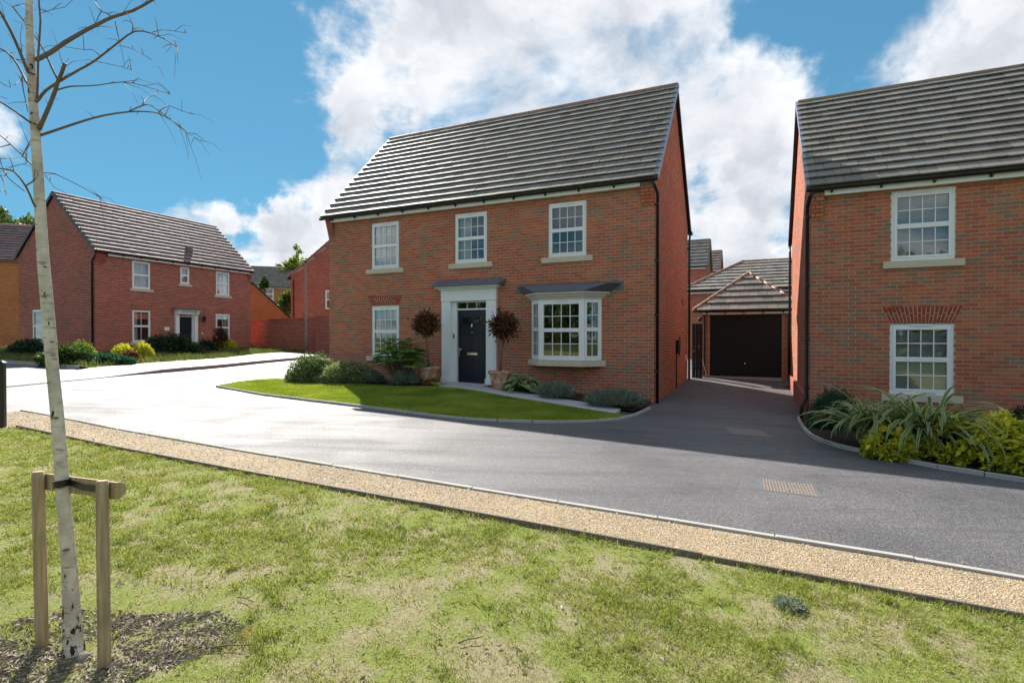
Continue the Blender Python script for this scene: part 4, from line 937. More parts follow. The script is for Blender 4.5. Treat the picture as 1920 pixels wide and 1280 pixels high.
c_ = at_depth(472, 560, 40); ph = math.radians(-65); xd, yd = Vector((math.cos(ph), math.sin(ph), 0)), Vector((-math.sin(ph), math.cos(ph), 0)); og_.rotation_euler = (0, 0, ph); og_.location = Vector((c_.x, c_.y, 0)) - xd * 6 - yd * 2.75
p = at_depth(462, 560, 62)
fh = back_house('far cream-walled house with grey roof and one white window beyond the wall', (p.x - 4, p.y - 1.2, 0), math.radians(16), 9.3, 6, .6, 7.35, 10.1, 'brick_orange', 'tile_grey', wins=((6.0, 7.1, 5.9, 7.2),), name='distant_house')
p = at_depth(39, 560, 31.5)
oh = back_house('orange brick house with red verge behind the birch at the left edge', (p.x - 6.2, p.y + 8.2, 0), math.radians(-68), 8.2, 6.2, .5, 6.0, 8.6, 'brick_orange', 'tile_brown', name='orange_house', verge='ridge_red', fascia=False)
a_ = math.radians(22); oh.rotation_euler = (0, 0, a_); oh.location = (p.x - 8.0 * math.cos(a_), p.y - 8.0 * math.sin(a_), 0)
q = at_depth(18, 636, 31.0)
lc = thing('charging_point', 'round black wall charger on the orange brick house at the far left', 'charger', (q.x + .1, q.y - 1.62, q.z - .2), a_)
MB().tube([(0, .1, .2), (0, -.04, .2)], .24, 18).build('body', 'black_plastic', lc); MB().tube([(.3, .1, .35), (.3, -.02, .35)], .1, 10).build('socket', 'black_plastic', lc); MB().tube([(0, .08, -.02), (0, .08, -.9)], .02, 6).build('cable', 'black_plastic', lc)

# ------------------------------------------------------------------ garden wall
def garden_wall(label, a, b, z1, zb=.45, th=.22):
    a, b = Vector((*a, 0)), Vector((*b, 0)); d = (b - a); L = d.length; ang = math.atan2(d.y, d.x); r = thing('garden_wall', label, 'wall', (a.x, a.y, 0), ang)
    MB().box(.004, L - .004, .008, th, zb, z1 - .08).build('mortar_core', 'mortar_red', r); bk = MB(); kk = int(zb / CH)
    while kk * CH + BRH < z1 - .07:
        x = -CL / 2 if kk % 2 else 0
        while x < L:
            s0, s1 = max(0, x), min(L, x + BRK); x += CL
            if s1 - s0 > .03: bk.box(s0, s1, random.uniform(-.001, .001), .03, kk * CH, kk * CH + BRH, random.random())
        kk += 1
    tag(bk.build('brickwork', 'brick_red', r), kind='stuff'); cp = MB(); x = 0
    while x < L - .05: cp.box(x, x + .068, -.012, th + .012, z1 - .105, z1, random.random()); x += .078
    tag(cp.build('coping', 'brick_red', r), kind='stuff'); return r
def wp(px, d): q = at_depth(px, 630, d); return (q.x, q.y)
garden_wall('low end of the red brick garden wall beside the house across the road', wp(463, 34.4), wp(503.5, 32.6), 2.56)
garden_wall('long red brick garden wall with brick-on-edge coping behind the lamp post', wp(503.6, 32.4), wp(592, 29.9), 2.62)
garden_wall('taller end of the red brick garden wall running behind the large house', wp(592.5, 29.5), wp(660, 27.4), 2.66)

# ------------------------------------------------------------------ street furniture
lx, ly = G(574, 665)
lpst = thing('lamp_post', 'slim grey-green steel lamp column in front of the garden wall', 'lamp post', (lx, ly, H(lx, ly) + .1))
MB().tube([(0, 0, -.1), (0, 0, .9), (0, 0, .92), (0, 0, 5.05)], [.075, .075, .05, .042], 12).build('column', 'steel_post', lpst, True)
MB().box(-.09, .09, -.32, .08, 5.05, 5.13).build('lantern', 'steel_post', lpst, bevel=.02); MB().box(-.03, .03, -.085, -.07, .3, .75).build('access_door', 'steel_post', lpst)
bx, by_ = G(4, 802)
bo = thing('bollard', 'square black timber bollard at the left edge of the gravel path', 'bollard', (bx, by_, H(bx, by_)), .3)
MB().box(-.04, .04, -.04, .04, -.1, .97).build('post', 'black_plastic', bo, bevel=.008); MB().add([(-.044, -.044, .97), (.044, -.044, .97), (.044, .044, .97), (-.044, .044, .97), (0, 0, 1.0)], [(0, 1, 4), (1, 2, 4), (2, 3, 4), (3, 0, 4)]).build('cap', 'black_plastic', bo)
def manhole(label, pts, nx, ny, lids=2):
    P = [Vector((*p, H(*p))) for p in pts]; c = sum(P, Vector()) / 4; u = (P[1] - P[0]).normalized(); r = thing('manhole_cover', label, 'manhole cover', c, math.atan2(u.y, u.x))
    R_ = Matrix.Translation(c) @ Matrix.Rotation(math.atan2(u.y, u.x), 4, 'Z'); w_ = (P[1] - P[0]).length / 2; h_ = (P[3] - P[0]).length / 2
    # follow the ground slope
    sx = (H(*(c + u * .3)[:2]) - H(*(c - u * .3)[:2])) / .6; vv = Vector((-u.y, u.x, 0)); sy = (H(*(c + vv * .3)[:2]) - H(*(c - vv * .3)[:2])) / .6
    def bx_(mb, a, b, cc, d, z0, z1): mb.add([(x, y, z + sx * x + sy * y) for z in (z0, z1) for x, y in ((a, cc), (b, cc), (b, d), (a, d))], [(0, 3, 2, 1), (4, 5, 6, 7), (0, 1, 5, 4), (1, 2, 6, 5), (2, 3, 7, 6), (3, 0, 4, 7)])
    f = MB(); t = .022
    for q in ((-w_, w_, -h_, -h_ + t), (-w_, w_, h_ - t, h_), (-w_, -w_ + t, -h_ + t, h_ - t), (w_ - t, w_, -h_ + t, h_ - t)): bx_(f, *q, -.02, .006)
    f.build('frame', 'lead', r)
    for i in range(lids):
        a = -w_ + t + .004 + (2 * w_ - 2 * t) * i / lids; b = a + (2 * w_ - 2 * t) / lids - .008; m = MB(); bx_(m, a, b, -h_ + t + .004, h_ - t - .004, -.02, .003); lid = m.build('lid', 'manhole_steel', r)
        st = MB()
        for ix in range(nx):
            for iy in range(ny):
                x = a + (b - a) * (ix + .5) / nx; y = -h_ + t + (2 * h_ - 2 * t) * (iy + .5) / ny; s1, s2 = (b - a) / nx * .3, (2 * h_ - 2 * t) / ny * .34; bx_(st, x - s1, x + s1, y - s2, y + s2, .003, .007)
        tag(st.build('tread', 'manhole_steel', lid), kind='stuff')
    return r
manhole('rusty two-piece studded drain cover in the sunlit road', PX((1423, 918.5), (1536.6, 932.7), (1532, 909.7), (1425, 896.6)), 8, 8)
manhole('brown drain cover set in the shaded driveway', PX((1361.6, 813.5), (1438, 819), (1437, 805.8), (1362.7, 801.4)), 7, 7)
manhole('faint drain cover in the glaring road by the birch trunk', PX((150, 731), (215, 731), (205, 725), (155, 725)), 3, 3, 1)
# ------------------------------------------------------------------ foliage kit
def leaves(name, C, Dr, size, mat, parent, rn=None, asp=.5, fold=.25, kind=None, rngv=.35):
    """diamond leaves at C (n,3) pointing along Dr, folded on the midrib (two quads' worth in one 4-gon pair)"""
    n = len(C); Dr = Dr / (np.linalg.norm(Dr, axis=1, keepdims=True) + 1e-9)
    up = RNG.normal(size=(n, 3)); sd_ = np.cross(Dr, up); sd_ /= np.linalg.norm(sd_, axis=1, keepdims=True) + 1e-9; nn = np.cross(sd_, Dr)
    sz = (size * (1 + rngv * RNG.uniform(-1, 1, n)))[:, None]
    tip = C + Dr * sz; mid = C + Dr * sz * .45; wv = sd_ * sz * asp * .5; dn = nn * sz * fold * .3
    V = np.stack([C, mid + wv + dn, tip, mid - wv + dn, mid - dn * .2], 1).reshape(-1, 3)
    b = np.arange(n)[:, None] * 5
    Fc = np.concatenate([np.concatenate([b, b + 1, b + 2, b + 4], 1), np.concatenate([b, b + 4, b + 2, b + 3], 1)], 0)
    rn = RNG.random(n) if rn is None else rn
    o = np_mesh(name, (V, Fc), 4, np.concatenate([rn, rn]), mat, parent)
    if kind: tag(o, kind=kind)
    return o
def dome(n, rx, ry, rz, lump=.18, seed=1, inner=.75, z0=-.05):
    u = RNG.normal(size=(n, 3)); u /= np.linalg.norm(u, axis=1, keepdims=True); u[:, 2] = np.where(u[:, 2] < z0, -u[:, 2], u[:, 2])
    a = np.arctan2(u[:, 1], u[:, 0]); k = 1 + lump * (2 * fbm(a * 2.2 + 20, u[:, 2] * 3 + 9, seed) - 1) + lump * .6 * (2 * vnoise(a * 6 + 50, u[:, 2] * 7 + 4, seed + 5) - 1)
    rr = (inner + (1 - inner) * RNG.random(n) ** .5)[:, None] * k[:, None]
    return u * rr * np.array([rx, ry, rz]), u
def bush(name, label, cat, px, py, rx, ry, rz, n, size, mat, group=None, asp=.5, lump=.18, seed=1, spread=.8, dz=.0, rnf=None, xy=None, stem=True):
    x, y = xy or G(px, py); z = H(x, y) + dz; r = thing(name, label, cat, (x, y, z), 0, group)
    C, u = dome(n, rx, ry, rz, lump, seed); D_ = u + RNG.normal(size=u.shape) * spread
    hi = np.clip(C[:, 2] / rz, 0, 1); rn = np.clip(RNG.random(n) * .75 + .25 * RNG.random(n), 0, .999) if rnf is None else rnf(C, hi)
    leaves('foliage', C, D_, size, mat, r, rn, asp)
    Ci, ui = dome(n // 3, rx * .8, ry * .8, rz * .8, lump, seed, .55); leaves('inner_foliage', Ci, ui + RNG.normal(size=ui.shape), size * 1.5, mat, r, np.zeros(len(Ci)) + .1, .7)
    if stem:
        mb = MB()
        for i in range(9):
            a = random.uniform(0, 6.28); f = random.uniform(.3, .75); mb.tube([(0, 0, -.03), (rx * f * .5 * math.cos(a), ry * f * .5 * math.sin(a), rz * .35), (rx * f * math.cos(a), ry * f * math.sin(a), rz * .75)], [.012, .008, .003], 5)
        mb.build('stem', 'trunk_bark', r)
    return r
def spiky(name, label, cat, px, py, rx, ry, rz, n, length, width, mat, group=None, dz=.05, droop=.15, xy=None):
    """lavender and grass: many upright thin leaves"""
    x, y = xy or G(px, py); r = thing(name, label, cat, (x, y, H(x, y) + dz), 0, group)
    a = RNG.random(n) * 6.283; q = np.sqrt(RNG.random(n)); B = np.stack([q * np.cos(a) * rx * .7, q * np.sin(a) * ry * .7, np.zeros(n)], 1)
    top = np.stack([q * np.cos(a) * rx, q * np.sin(a) * ry, rz * (1 - .55 * q ** 2)], 1); B2 = B + (top - B) * RNG.uniform(.15, .75, n)[:, None]
    D_ = (top - B) / rz + RNG.normal(size=(n, 3)) * np.array([.35, .35, .15]); D_[:, 2] -= droop * q
    leaves('foliage', B2, D_, length, mat, r, None, width / length, .2)
    mb = MB()
    for i in range(8): t = 6.28 * i / 8; mb.tube([(0, 0, -.03), (rx * .5 * math.cos(t), ry * .5 * math.sin(t), rz * .5)], [.008, .003], 4)
    mb.build('stem', 'trunk_bark', r); return r
def tree(name, label, px, Y, base_z, h_, rx, n, size, mat, group, seed, ry=None, crown0=.25, cone=False):
    q = at_depth(px, 600, Y); r = thing(name, label, 'tree', (q.x, q.y, base_z), 0, group); ry = ry or rx
    lobes = []
    for i in range(26):
        t = random.uniform(crown0, 1); wdt = (1 - t) * 1.1 + .12 if cone else math.sin(math.pi * min(1, (t - crown0) / (1 - crown0) * .86 + .12)) ** .7
        a = random.uniform(0, 6.28); f = random.uniform(.25, .85); lobes.append((rx * wdt * f * math.cos(a), ry * wdt * f * math.sin(a), h_ * t * .96, rx * random.uniform(.22, .40) * (wdt * .6 + .4)))
    lobes = np.array(lobes); li = RNG.integers(0, len(lobes), n); u = RNG.normal(size=(n, 3)); u /= np.linalg.norm(u, axis=1, keepdims=True)
    C = lobes[li, :3] + u * (lobes[li, 3] * RNG.random(n) ** .4)[:, None]; C = C[C[:, 2] > h_ * crown0 * .7]
    leaves('crown', C, RNG.normal(size=C.shape) + np.array([0, 0, .2]), size, mat, r, None, .6)
    mb = MB(); mb.tube([(0, 0, -.3), (rx * .03, 0, h_ * .4), (-.02 * rx, .0, h_ * .92)], [h_ * .022, h_ * .015, h_ * .003], 8)
    for l in lobes[:12]: mb.tube([(0, 0, l[2] * .62), (l[0] * .5, l[1] * .5, l[2] * .85), (l[0], l[1], l[2])], [h_ * .007, h_ * .005, h_ * .002], 5)
    mb.build('trunk', 'trunk_bark', r); return r
# ------------------------------------------------------------------ the young birch and its stakes
BY = 2.56
def bp(px, py, dy=0.0): return at_depth(px, py, BY + dy)
birch_ = thing('birch_tree', 'slim young birch with pale peeling bark and bare branches at left foreground', 'tree', (*G(139, 1228), .0))
b0 = birch_.location.copy(); b0.z = H(b0.x, b0.y) - .0; birch_.location = b0
TP = [(140, 1236, 26), (138, 1215, 22), (135, 1150, 19), (131, 1080, 16.5), (128, 1034, 15.2), (116.6, 917, 14.2), (108.5, 780, 14.0), (98, 692, 13.2), (94, 630, 12.8), (87, 555, 12.6), (80, 480, 12.0), (76.5, 410, 11.4), (69.6, 295, 10.6), (65.6, 230, 10.2), (58, 138, 9.0), (54, 0, 7.6), (50, -200, 6.6), (56, -480, 4.6), (60, -800, 2.0)]
mb = MB(); tp = [bp(x, y) - b0 for i, (x, y, w_) in enumerate(TP)]; mb.tube(tp, [w_ / F_PX * BY * .76 * (1 + random.uniform(-.03, .03)) for _, _, w_ in TP], 18)
trunk = mb.build('trunk', 'birch_bark', birch_, True)
md = trunk.modifiers.new('smooth', 'SUBSURF'); md.levels = md.render_levels = 2
for px, py, rr in ((60, 138, 9), (66, 232, 8), (83, 555, 6), (85, 500, 6), (104, 783, 8), (124, 1030, 9), (98, 640, 6)):
    c = bp(px, py, -.03) - b0; MB().lathe([(.0, .0), (rr * .0012, .003), (rr * .0016, 0), (rr * .0012, -.004), (0, -.006)], (c.x, c.y, c.z), 9).build('knot', 'branch_bark', trunk, True)
S7 = 3.048
BR = [([(205, 345), (290, 300), (360, 250), (480, 180), (560, 140), (640, 100), (760, 62), (870, 0), (960, -60)], 5.2, 2.6, .25), ([(205, 585), (225, 565), (260, 520), (340, 465), (450, 400), (540, 350), (680, 240), (770, 180), (860, 190), (950, 230), (1010, 272)], 3.6, .7, -.25),
      ([(225, 740), (245, 690), (280, 610), (315, 520), (330, 470), (350, 425), (372, 362)], 4.6, 3.4, -.12), ([(330, 455), (300, 395), (265, 320), (225, 245), (150, 140), (70, 42)], 2.3, 1.3, .1), ([(210, 570), (216, 480), (220, 300), (232, 120), (222, 0), (240, -80)], 2.6, 1.5, -.1),
      ([(228, 775), (260, 765), (360, 730), (480, 690), (600, 660), (740, 638), (840, 640), (910, 650), (980, 690), (1060, 750), (1080, 812)], 3.4, .5, .3), ([(740, 636), (830, 597), (890, 620), (1000, 705), (1070, 760), (1145, 802)], 1.6, .4, .3), ([(815, 598), (840, 562), (905, 530)], 1.3, .5, .3), ([(905, 645), (960, 605), (1040, 635), (1110, 657)], 1.2, .4, .3),
      ([(325, 515), (400, 495), (480, 492), (560, 488), (700, 470), (820, 490), (970, 540)], 1.9, .5, -.2), ([(165, 420), (150, 390), (110, 290), (60, 180), (0, 70), (-60, -20)], 3.3, 2.4, -.2), ([(160, 480), (140, 450), (100, 370), (50, 310), (0, 280), (-80, 260)], 2.6, 1.6, .2),
      ([(180, 705), (160, 690), (90, 640), (0, 580), (-60, 545)], 2.4, 1.5, -.2), ([(195, 960), (180, 940), (120, 880), (60, 825), (0, 775), (-60, 740)], 2.1, 1.0, .2), ([(130, 888), (150, 850), (175, 800)], 1.5, 1.0, .1), ([(60, 826), (0, 842), (-40, 850)], 1.3, .7, .2),
      ([(208, 1190), (190, 1160), (150, 1070), (80, 980), (0, 962), (-60, 950)], 2.4, 1.2, -.2), ([(150, 1060), (195, 1033)], 1.8, 1.5, -.15), ([(140, 1092), (60, 1030), (20, 980), (0, 900)], 1.1, .5, -.2), ([(240, 990), (290, 988), (350, 1010), (480, 1075), (540, 1110), (590, 1135)], 1.3, .4, .25), ([(258, 1000), (310, 1070)], .7, .4, .1),
      ([(640, 100), (580, 65), (545, 135)], 1.6, .6, .25), ([(580, 65), (550, 30), (535, -10)], 1.3, .6, .25), ([(660, 128), (670, 180), (683, 235)], 1.2, .8, 0), ([(755, 185), (760, 150), (750, 125)], 1.4, .8, -.2), ([(540, 350), (620, 365), (700, 385), (750, 400)], .9, .3, -.2), ([(680, 262), (760, 280), (870, 345)], 1.0, .3, -.2), ([(570, 318), (530, 285), (480, 285), (350, 265)], 1.0, .4, -.1), ([(860, 190), (930, 170), (1060, 190)], .9, .3, -.25),
      ([(145, 340), (90, 340), (30, 290), (0, 285)], 1.3, .5, .1), ([(125, 440), (135, 520), (160, 640)], 1.4, .8, .1), ([(125, 300), (118, 200), (130, 120)], 1.0, .4, .1), ([(40, 970), (20, 1040), (38, 1115)], .9, .3, -.2), ([(240, 75), (300, 55), (370, 42)], .9, .3, -.1), ([(0, 470), (60, 500), (110, 460)], .6, .3, .2), ([(55, 960), (100, 945), (150, 935)], 1.0, .5, -.1), ([(0, 910), (80, 905), (160, 890)], .6, .3, .2)]
for pts, w0, w1, dy in BR:
    n = len(pts); P = []
    for i, (x, y) in enumerate(pts):
        t = i / (n - 1); P.append(bp(x / S7 + random.uniform(-.4, .4), y / S7 + random.uniform(-.4, .4), dy * t + random.uniform(-.01, .01)) - b0)
    Q = []                                             # smooth the polyline
    for i in range(n - 1):
        a, b = P[max(i - 1, 0)], P[min(i + 2, n - 1)]
        for s in (0, .5): Q.append(P[i].lerp(P[i + 1], s) + ((P[i] + P[i + 1]) / 2 - (a + b) / 2) * (.12 if s else 0))
    Q.append(P[-1]); mb = MB(); mb.tube(Q, [max(.0011, (w0 + (w1 - w0) * i / (len(Q) - 1)) / F_PX * BY * .82) for i in range(len(Q))], 7)
    for j in range(max(2, n - 2)):                     # short side twigs
        i = random.randrange(len(Q) // 3, len(Q)); d = Vector((random.uniform(-1, 1), random.uniform(-1, 1), random.uniform(-.3, 1))).normalized() * random.uniform(.015, .09); mb.tube([Q[i], Q[i] + d * .6 + Vector((0, 0, .006)), Q[i] + d], [.0016, .0012, .0007], 4)
    for j in range(4 if n > 4 else 1):                 # long fine end twigs
        i = random.randrange(len(Q) * 2 // 3, len(Q)); dd = (Q[-1] - Q[-2]).normalized() + Vector((random.uniform(-.7, .7), random.uniform(-.7, .7), random.uniform(-.6, .35))); dd = dd.normalized() * random.uniform(.07, .2); mb.tube([Q[i], Q[i] + dd * .5 + Vector((0, 0, .01)), Q[i] + dd - Vector((0, 0, .012))], [.0013, .0009, .0005], 4)
    mb.build('branch', 'branch_bark', birch_, True)
def upper():
    for i in range(12):                                # crown above the frame
        z = random.uniform(3.4, 5.2); a = random.uniform(0, 6.28); L = (5.9 - z) * random.uniform(.35, .6); t = (z - b0.z); p0 = tp[-1].lerp(tp[-4], max(0, min(1, (tp[-1].z - t) / (tp[-1].z - tp[-4].z))))
        mb = MB(); mb.tube([p0, p0 + Vector((L * .5 * math.cos(a), L * .5 * math.sin(a), L * .5)), p0 + Vector((L * math.cos(a), L * math.sin(a), L * .75))], [.008, .005, .002], 6); mb.build('branch', 'branch_bark', birch_, True)
upper()
st = thing('tree_stake_frame', 'pair of round timber tree stakes joined by a half-round rail beside the birch', 'tree stakes', (*G(80, 1214), 0)); s0 = st.location.copy(); s0.z = H(s0.x, s0.y); st.location = s0
sA, sB = G(80, 1216), G(196, 1253)
def stake(xy, top_px):
    base = Vector((xy[0], xy[1], H(*xy) - .15)); top = at_depth(*top_px, xy[1]); mb = MB(); pts = [base.lerp(top, t) - s0 for t in (0, .3, .6, .97, 1)]
    mb.tube(pts, [.027, .0265, .026, .0255, .023], 18); o = mb.build('stake', 'stake_wood', st, True); return top - s0
tA, tB = stake(sA, (71, 884)), stake(sB, (192, 901))
off = Vector((0, .055, -.035)); dA = (tB - tA).normalized(); nrm = Vector((-dA.y, dA.x, 0)).normalized()
prof = [(math.sin(a) * .045, math.cos(a) * .04) for a in np.linspace(0, math.pi, 9)]
ra, rb = tA + nrm * .027 - dA * .0 + Vector((0, 0, -.055)), tB + nrm * .027 + dA * .055 + Vector((0, 0, -.05))
mb = MB(); vs = [tuple(ra + nrm * p[0] + Vector((0, 0, p[1]))) for p in prof] + [tuple(rb + nrm * p[0] + Vector((0, 0, p[1]))) for p in prof]
mb.add(vs, [(i, i + 1, 10 + i, 9 + i) for i in range(8)] + [(8, 0, 9, 17), tuple(range(9))[::-1], tuple(range(9, 18))]); mb.build('rail', 'stake_wood', st, False)
tc = bp(116.2, 905) - s0                                 # rubber tie round the trunk to the rail
ring = [tc + Vector((math.cos(a) * .0315, math.sin(a) * .0315, .004 * math.cos(a))) for a in np.linspace(0, 2 * math.pi, 19)]
tie = MB()
for z0, z1, pts in ((-.016, .016, ring), (-.014, .014, [tc + Vector((.03, .01, .0)), ra.lerp(rb, .55) - nrm * .006, ra.lerp(rb, .9) - nrm * .006])):
    for a, b in zip(pts, pts[1:]): tie.quad(a + Vector((0, 0, z0)), b + Vector((0, 0, z0)), b + Vector((0, 0, z1)), a + Vector((0, 0, z1)))
to_ = tie.build('tie', 'black_plastic', st); md = to_.modifiers.new('t', 'SOLIDIFY'); md.thickness = .006; md.offset = 0
# ------------------------------------------------------------------ pots with clipped standards
def potted(label, px, py, cz_px, crown_px, seed):
    x, y = G(px, py); z = H(x, y) + .055; r = thing('potted_tree', label, 'potted plant', (x, y, z), random.uniform(0, 3), 'terracotta pots by the front door')
    MB().lathe([(0, 0), (.19, 0), (.20, .02), (.225, .16), (.232, .17), (.228, .18), (.26, .36), (.30, .40), (.31, .43), (.295, .455), (.27, .45), (.26, .40), (0, .40)], (0, 0, 0), 32).build('pot', 'terracotta', r, True)
    MB().lathe([(0, .415), (.262, .41)], (0, 0, 0), 20).build('compost', 'soil', r)
    top = at_depth(crown_px[0], crown_px[1], y); M_ = Matrix.Rotation(-r.rotation_euler.z, 3, 'Z'); c = M_ @ (Vector(top) - Vector((x, y, z)))
    MB().tube([(0, 0, .38), (c.x * .3 + .012, c.y * .3, .8), (c.x * .7 - .01, c.y * .7, c.z * .75), (c.x, c.y, c.z)], [.026, .022, .021, .018], 8).build('trunk', 'trunk_bark', r, True)
    n = 1500; u = RNG.normal(size=(n, 3)); u /= np.linalg.norm(u, axis=1, keepdims=True); k_ = .3 * (.35 + .65 * RNG.random(n) ** .5) * (1 + (.10 + .07 * seed) * RNG.normal(size=n)); C = u * k_[:, None] * np.array([1, 1, .95]) + np.array(c)
    leaves('crown', C, u + RNG.normal(size=u.shape) * .8, .08 + .01 * seed, 'leaf_bronze', r, None, .42)
    mb = MB()
    for i in range(16): d = Vector(RNG.normal(size=3)).normalized() * .24; mb.tube([c, c + d * .6, c + d], [.008, .005, .002], 4)
    mb.build('twigs', 'trunk_bark', r); return r
potted('terracotta pot with reddish ball-headed bay tree left of the navy door', 803, 724, 0, (799, 607), 1)
potted('terracotta pot with brown ball-headed tree right of the navy door', 938, 734, 0, (945, 611), 2)
# ------------------------------------------------------------------ house-front planting
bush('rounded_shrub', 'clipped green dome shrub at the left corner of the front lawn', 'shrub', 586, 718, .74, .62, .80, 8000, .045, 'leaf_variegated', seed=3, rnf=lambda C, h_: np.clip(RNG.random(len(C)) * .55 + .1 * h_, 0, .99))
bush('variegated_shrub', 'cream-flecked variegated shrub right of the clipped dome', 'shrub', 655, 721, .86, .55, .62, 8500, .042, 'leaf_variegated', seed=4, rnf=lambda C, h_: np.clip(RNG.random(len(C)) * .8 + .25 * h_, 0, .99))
def fatsia(label, px, py):
    x, y = G(px, py); z = H(x, y) + .05; r = thing('fatsia_shrub', label, 'shrub', (x, y, z)); mb = MB(); stems = MB()
    for i in range(180):
        a = random.uniform(0, 6.28); t = random.random(); rr = .68 * (.25 + .75 * t) ; hz = .28 + .92 * (1 - .6 * t * t) * random.uniform(.55, 1.0); c = Vector((rr * math.cos(a), rr * math.sin(a) * .8, hz)); d = Vector((math.cos(a) * (.5 + t), math.sin(a) * (.5 + t), .25 - .6 * t)).normalized(); s = d.cross(Vector((0, 0, 1))).normalized(); nn = s.cross(d)
        R_ = random.uniform(.12, .2); r_ = random.random(); stems.tube([(c.x * .2, c.y * .2, 0), (c.x * .5, c.y * .5, hz * .6), tuple(c)], [.012, .008, .004], 5)
        for j in range(7):                                # palmate lobes
            b = (j - 3) * .52; ld = (d * math.cos(b) + s * math.sin(b)).normalized(); ls = (s * math.cos(b) - d * math.sin(b)); L = R_ * (1.15 - .1 * abs(j - 3)); dr = nn * (-.18 * L)
            mb.add([c, c + ld * L * .5 + ls * L * .17, c + ld * L + dr, c + ld * L * .5 - ls * L * .17], [(0, 1, 2, 3)], min(.99, max(0, r_ + random.uniform(-.15, .15))))
    mb.build('foliage', 'leaf_fatsia', r); stems.build('stem', 'trunk_bark', r); return r
fatsia('glossy palmate-leaved shrub under the lower left window of the large house', 752, 724.5)
LV = 'lavender clumps along the house front'
spiky('lavender', 'small grey lavender clump right of the variegated shrub', 'lavender', 697, 722, .33, .28, .36, 1500, .13, .012, 'leaf_lavender', LV)
spiky('lavender', 'grey-green lavender mound in front of the left terracotta pot', 'lavender', 757, 726, .42, .32, .42, 2000, .13, .012, 'leaf_lavender', LV)
spiky('lavender', 'lavender clump between the hosta and the corner lavender', 'lavender', 1040, 748, .45, .34, .42, 2200, .13, .012, 'leaf_lavender', LV, xy=G(1042, 751))
spiky('lavender', 'wide lavender clump nearest the drive at the house corner', 'lavender', 1150, 768, .66, .36, .45, 3400, .13, .012, 'leaf_lavender', LV, xy=G(1152, 768))
def hosta(label, px, py, R_, n, mat, hz, name='hosta', lo=.0, hi=.62):
    x, y = G(px, py); r = thing(name, label, 'hosta', (x, y, H(x, y) + .05)); mb = MB(); sm = MB()
    for i in range(n):
        a = random.uniform(0, 6.28); t = random.random() ** .6; L = random.uniform(.16, .24) * (R_ / .5) ** .4; d = Vector((math.cos(a), math.sin(a), 0)); s = Vector((-d.y, d.x, 0)); c = d * R_ * t * .72 + Vector((0, 0, hz * (1.05 - .6 * t * t) * random.uniform(.55, 1.0))); sm.tube([(0, 0, 0), (c.x * .6, c.y * .6, c.z * .7), tuple(c)], [.006, .005, .003], 4); r_ = random.uniform(lo, hi)
        prof = [(0, .02), (.2, .26), (.45, .34), (.72, .24), (1, .0)]; tilt = .45 - .75 * t
        for sg_ in (-1, 1):
            for q in range(4):
                (u0, w0), (u1, w1) = prof[q], prof[q + 1]; P_ = lambda u_, w_: c + d * L * u_ + s * sg_ * L * w_ + Vector((0, 0, L * (tilt * u_ - .22 * u_ * u_ + .3 * w_)))
                mb.quad(P_(u0, 0), P_(u1, 0), P_(u1, w1 * .72), P_(u0, w0 * .72), r_); mb.quad(P_(u0, w0 * .72), P_(u1, w1 * .72), P_(u1, w1), P_(u0, w0), .98 if mat == 'leaf_hosta' else r_)
    mb.build('foliage', mat, r); sm.build('stem', 'leaf_green', r); return r
hosta('large hosta with cream-edged green leaves beside the right terracotta pot', 979, 739, .46, 105, 'leaf_hosta', .42)
hosta('small lime yellow hosta in front of the left terracotta pot', 815, 726.5, .27, 17, 'leaf_lime', .24, 'lime_hosta', .2, 1.0)
# ------------------------------------------------------------------ right-hand bed
def phormium(label, px, py, n, xy=None):
    x, y = xy or G(px, py); r = thing('phormium', label, 'shrub', (x, y, H(x, y) + .03)); mb = MB()
    for i in range(n):
        a = random.uniform(0, 6.28); L = random.uniform(.8, 1.5); el = random.uniform(.9, 1.45); w_ = random.uniform(.028, .048); bend = random.uniform(1.7, 3.2); d = Vector((math.cos(a), math.sin(a), 0)); s = Vector((-d.y, d.x, 0)); p = d * random.uniform(0, .16) + s * random.uniform(-.1, .1); K = 9; pr_ = None; tw = random.uniform(-.5, .5)
        for j in range(K + 1):
            t = j / K; ang = el - bend * t ** 1.6; ww = w_ * (1 - t ** 3) * (.6 + .4 * min(1, t * 5)); sv_ = (s * math.cos(tw * t) + Vector((0, 0, 1)) * math.sin(tw * t)) * ww; cur = [p - sv_, p - sv_ * .62 - Vector((0, 0, ww * .12)), p + sv_ * .62 - Vector((0, 0, ww * .12)), p + sv_]
            if p.z < .02: p.z = .02
            if pr_:
                for q, rv_ in ((0, random.uniform(.6, .99)), (1, random.uniform(0, .4)), (2, random.uniform(.6, .99))): mb.quad(pr_[q], pr_[q + 1], cur[q + 1], cur[q], rv_)
            pr_ = cur; p = p + (d * math.cos(ang) + Vector((0, 0, math.sin(ang)))) * (L / K)
    mb.build('foliage', 'leaf_phormium', r)
    MB().lathe([(0, .16), (.10, .1), (.16, 0), (0, -.02)], (0, 0, 0), 10).build('crown_base', 'leaf_dark', r); return r
phormium('big variegated phormium with arching striped strap leaves below the right window', 1722, 812, 230, xy=G(1735, 856))
phormium('smaller phormium clump at the left side of the big striped one', 1640, 830, 80, xy=G(1640, 843))
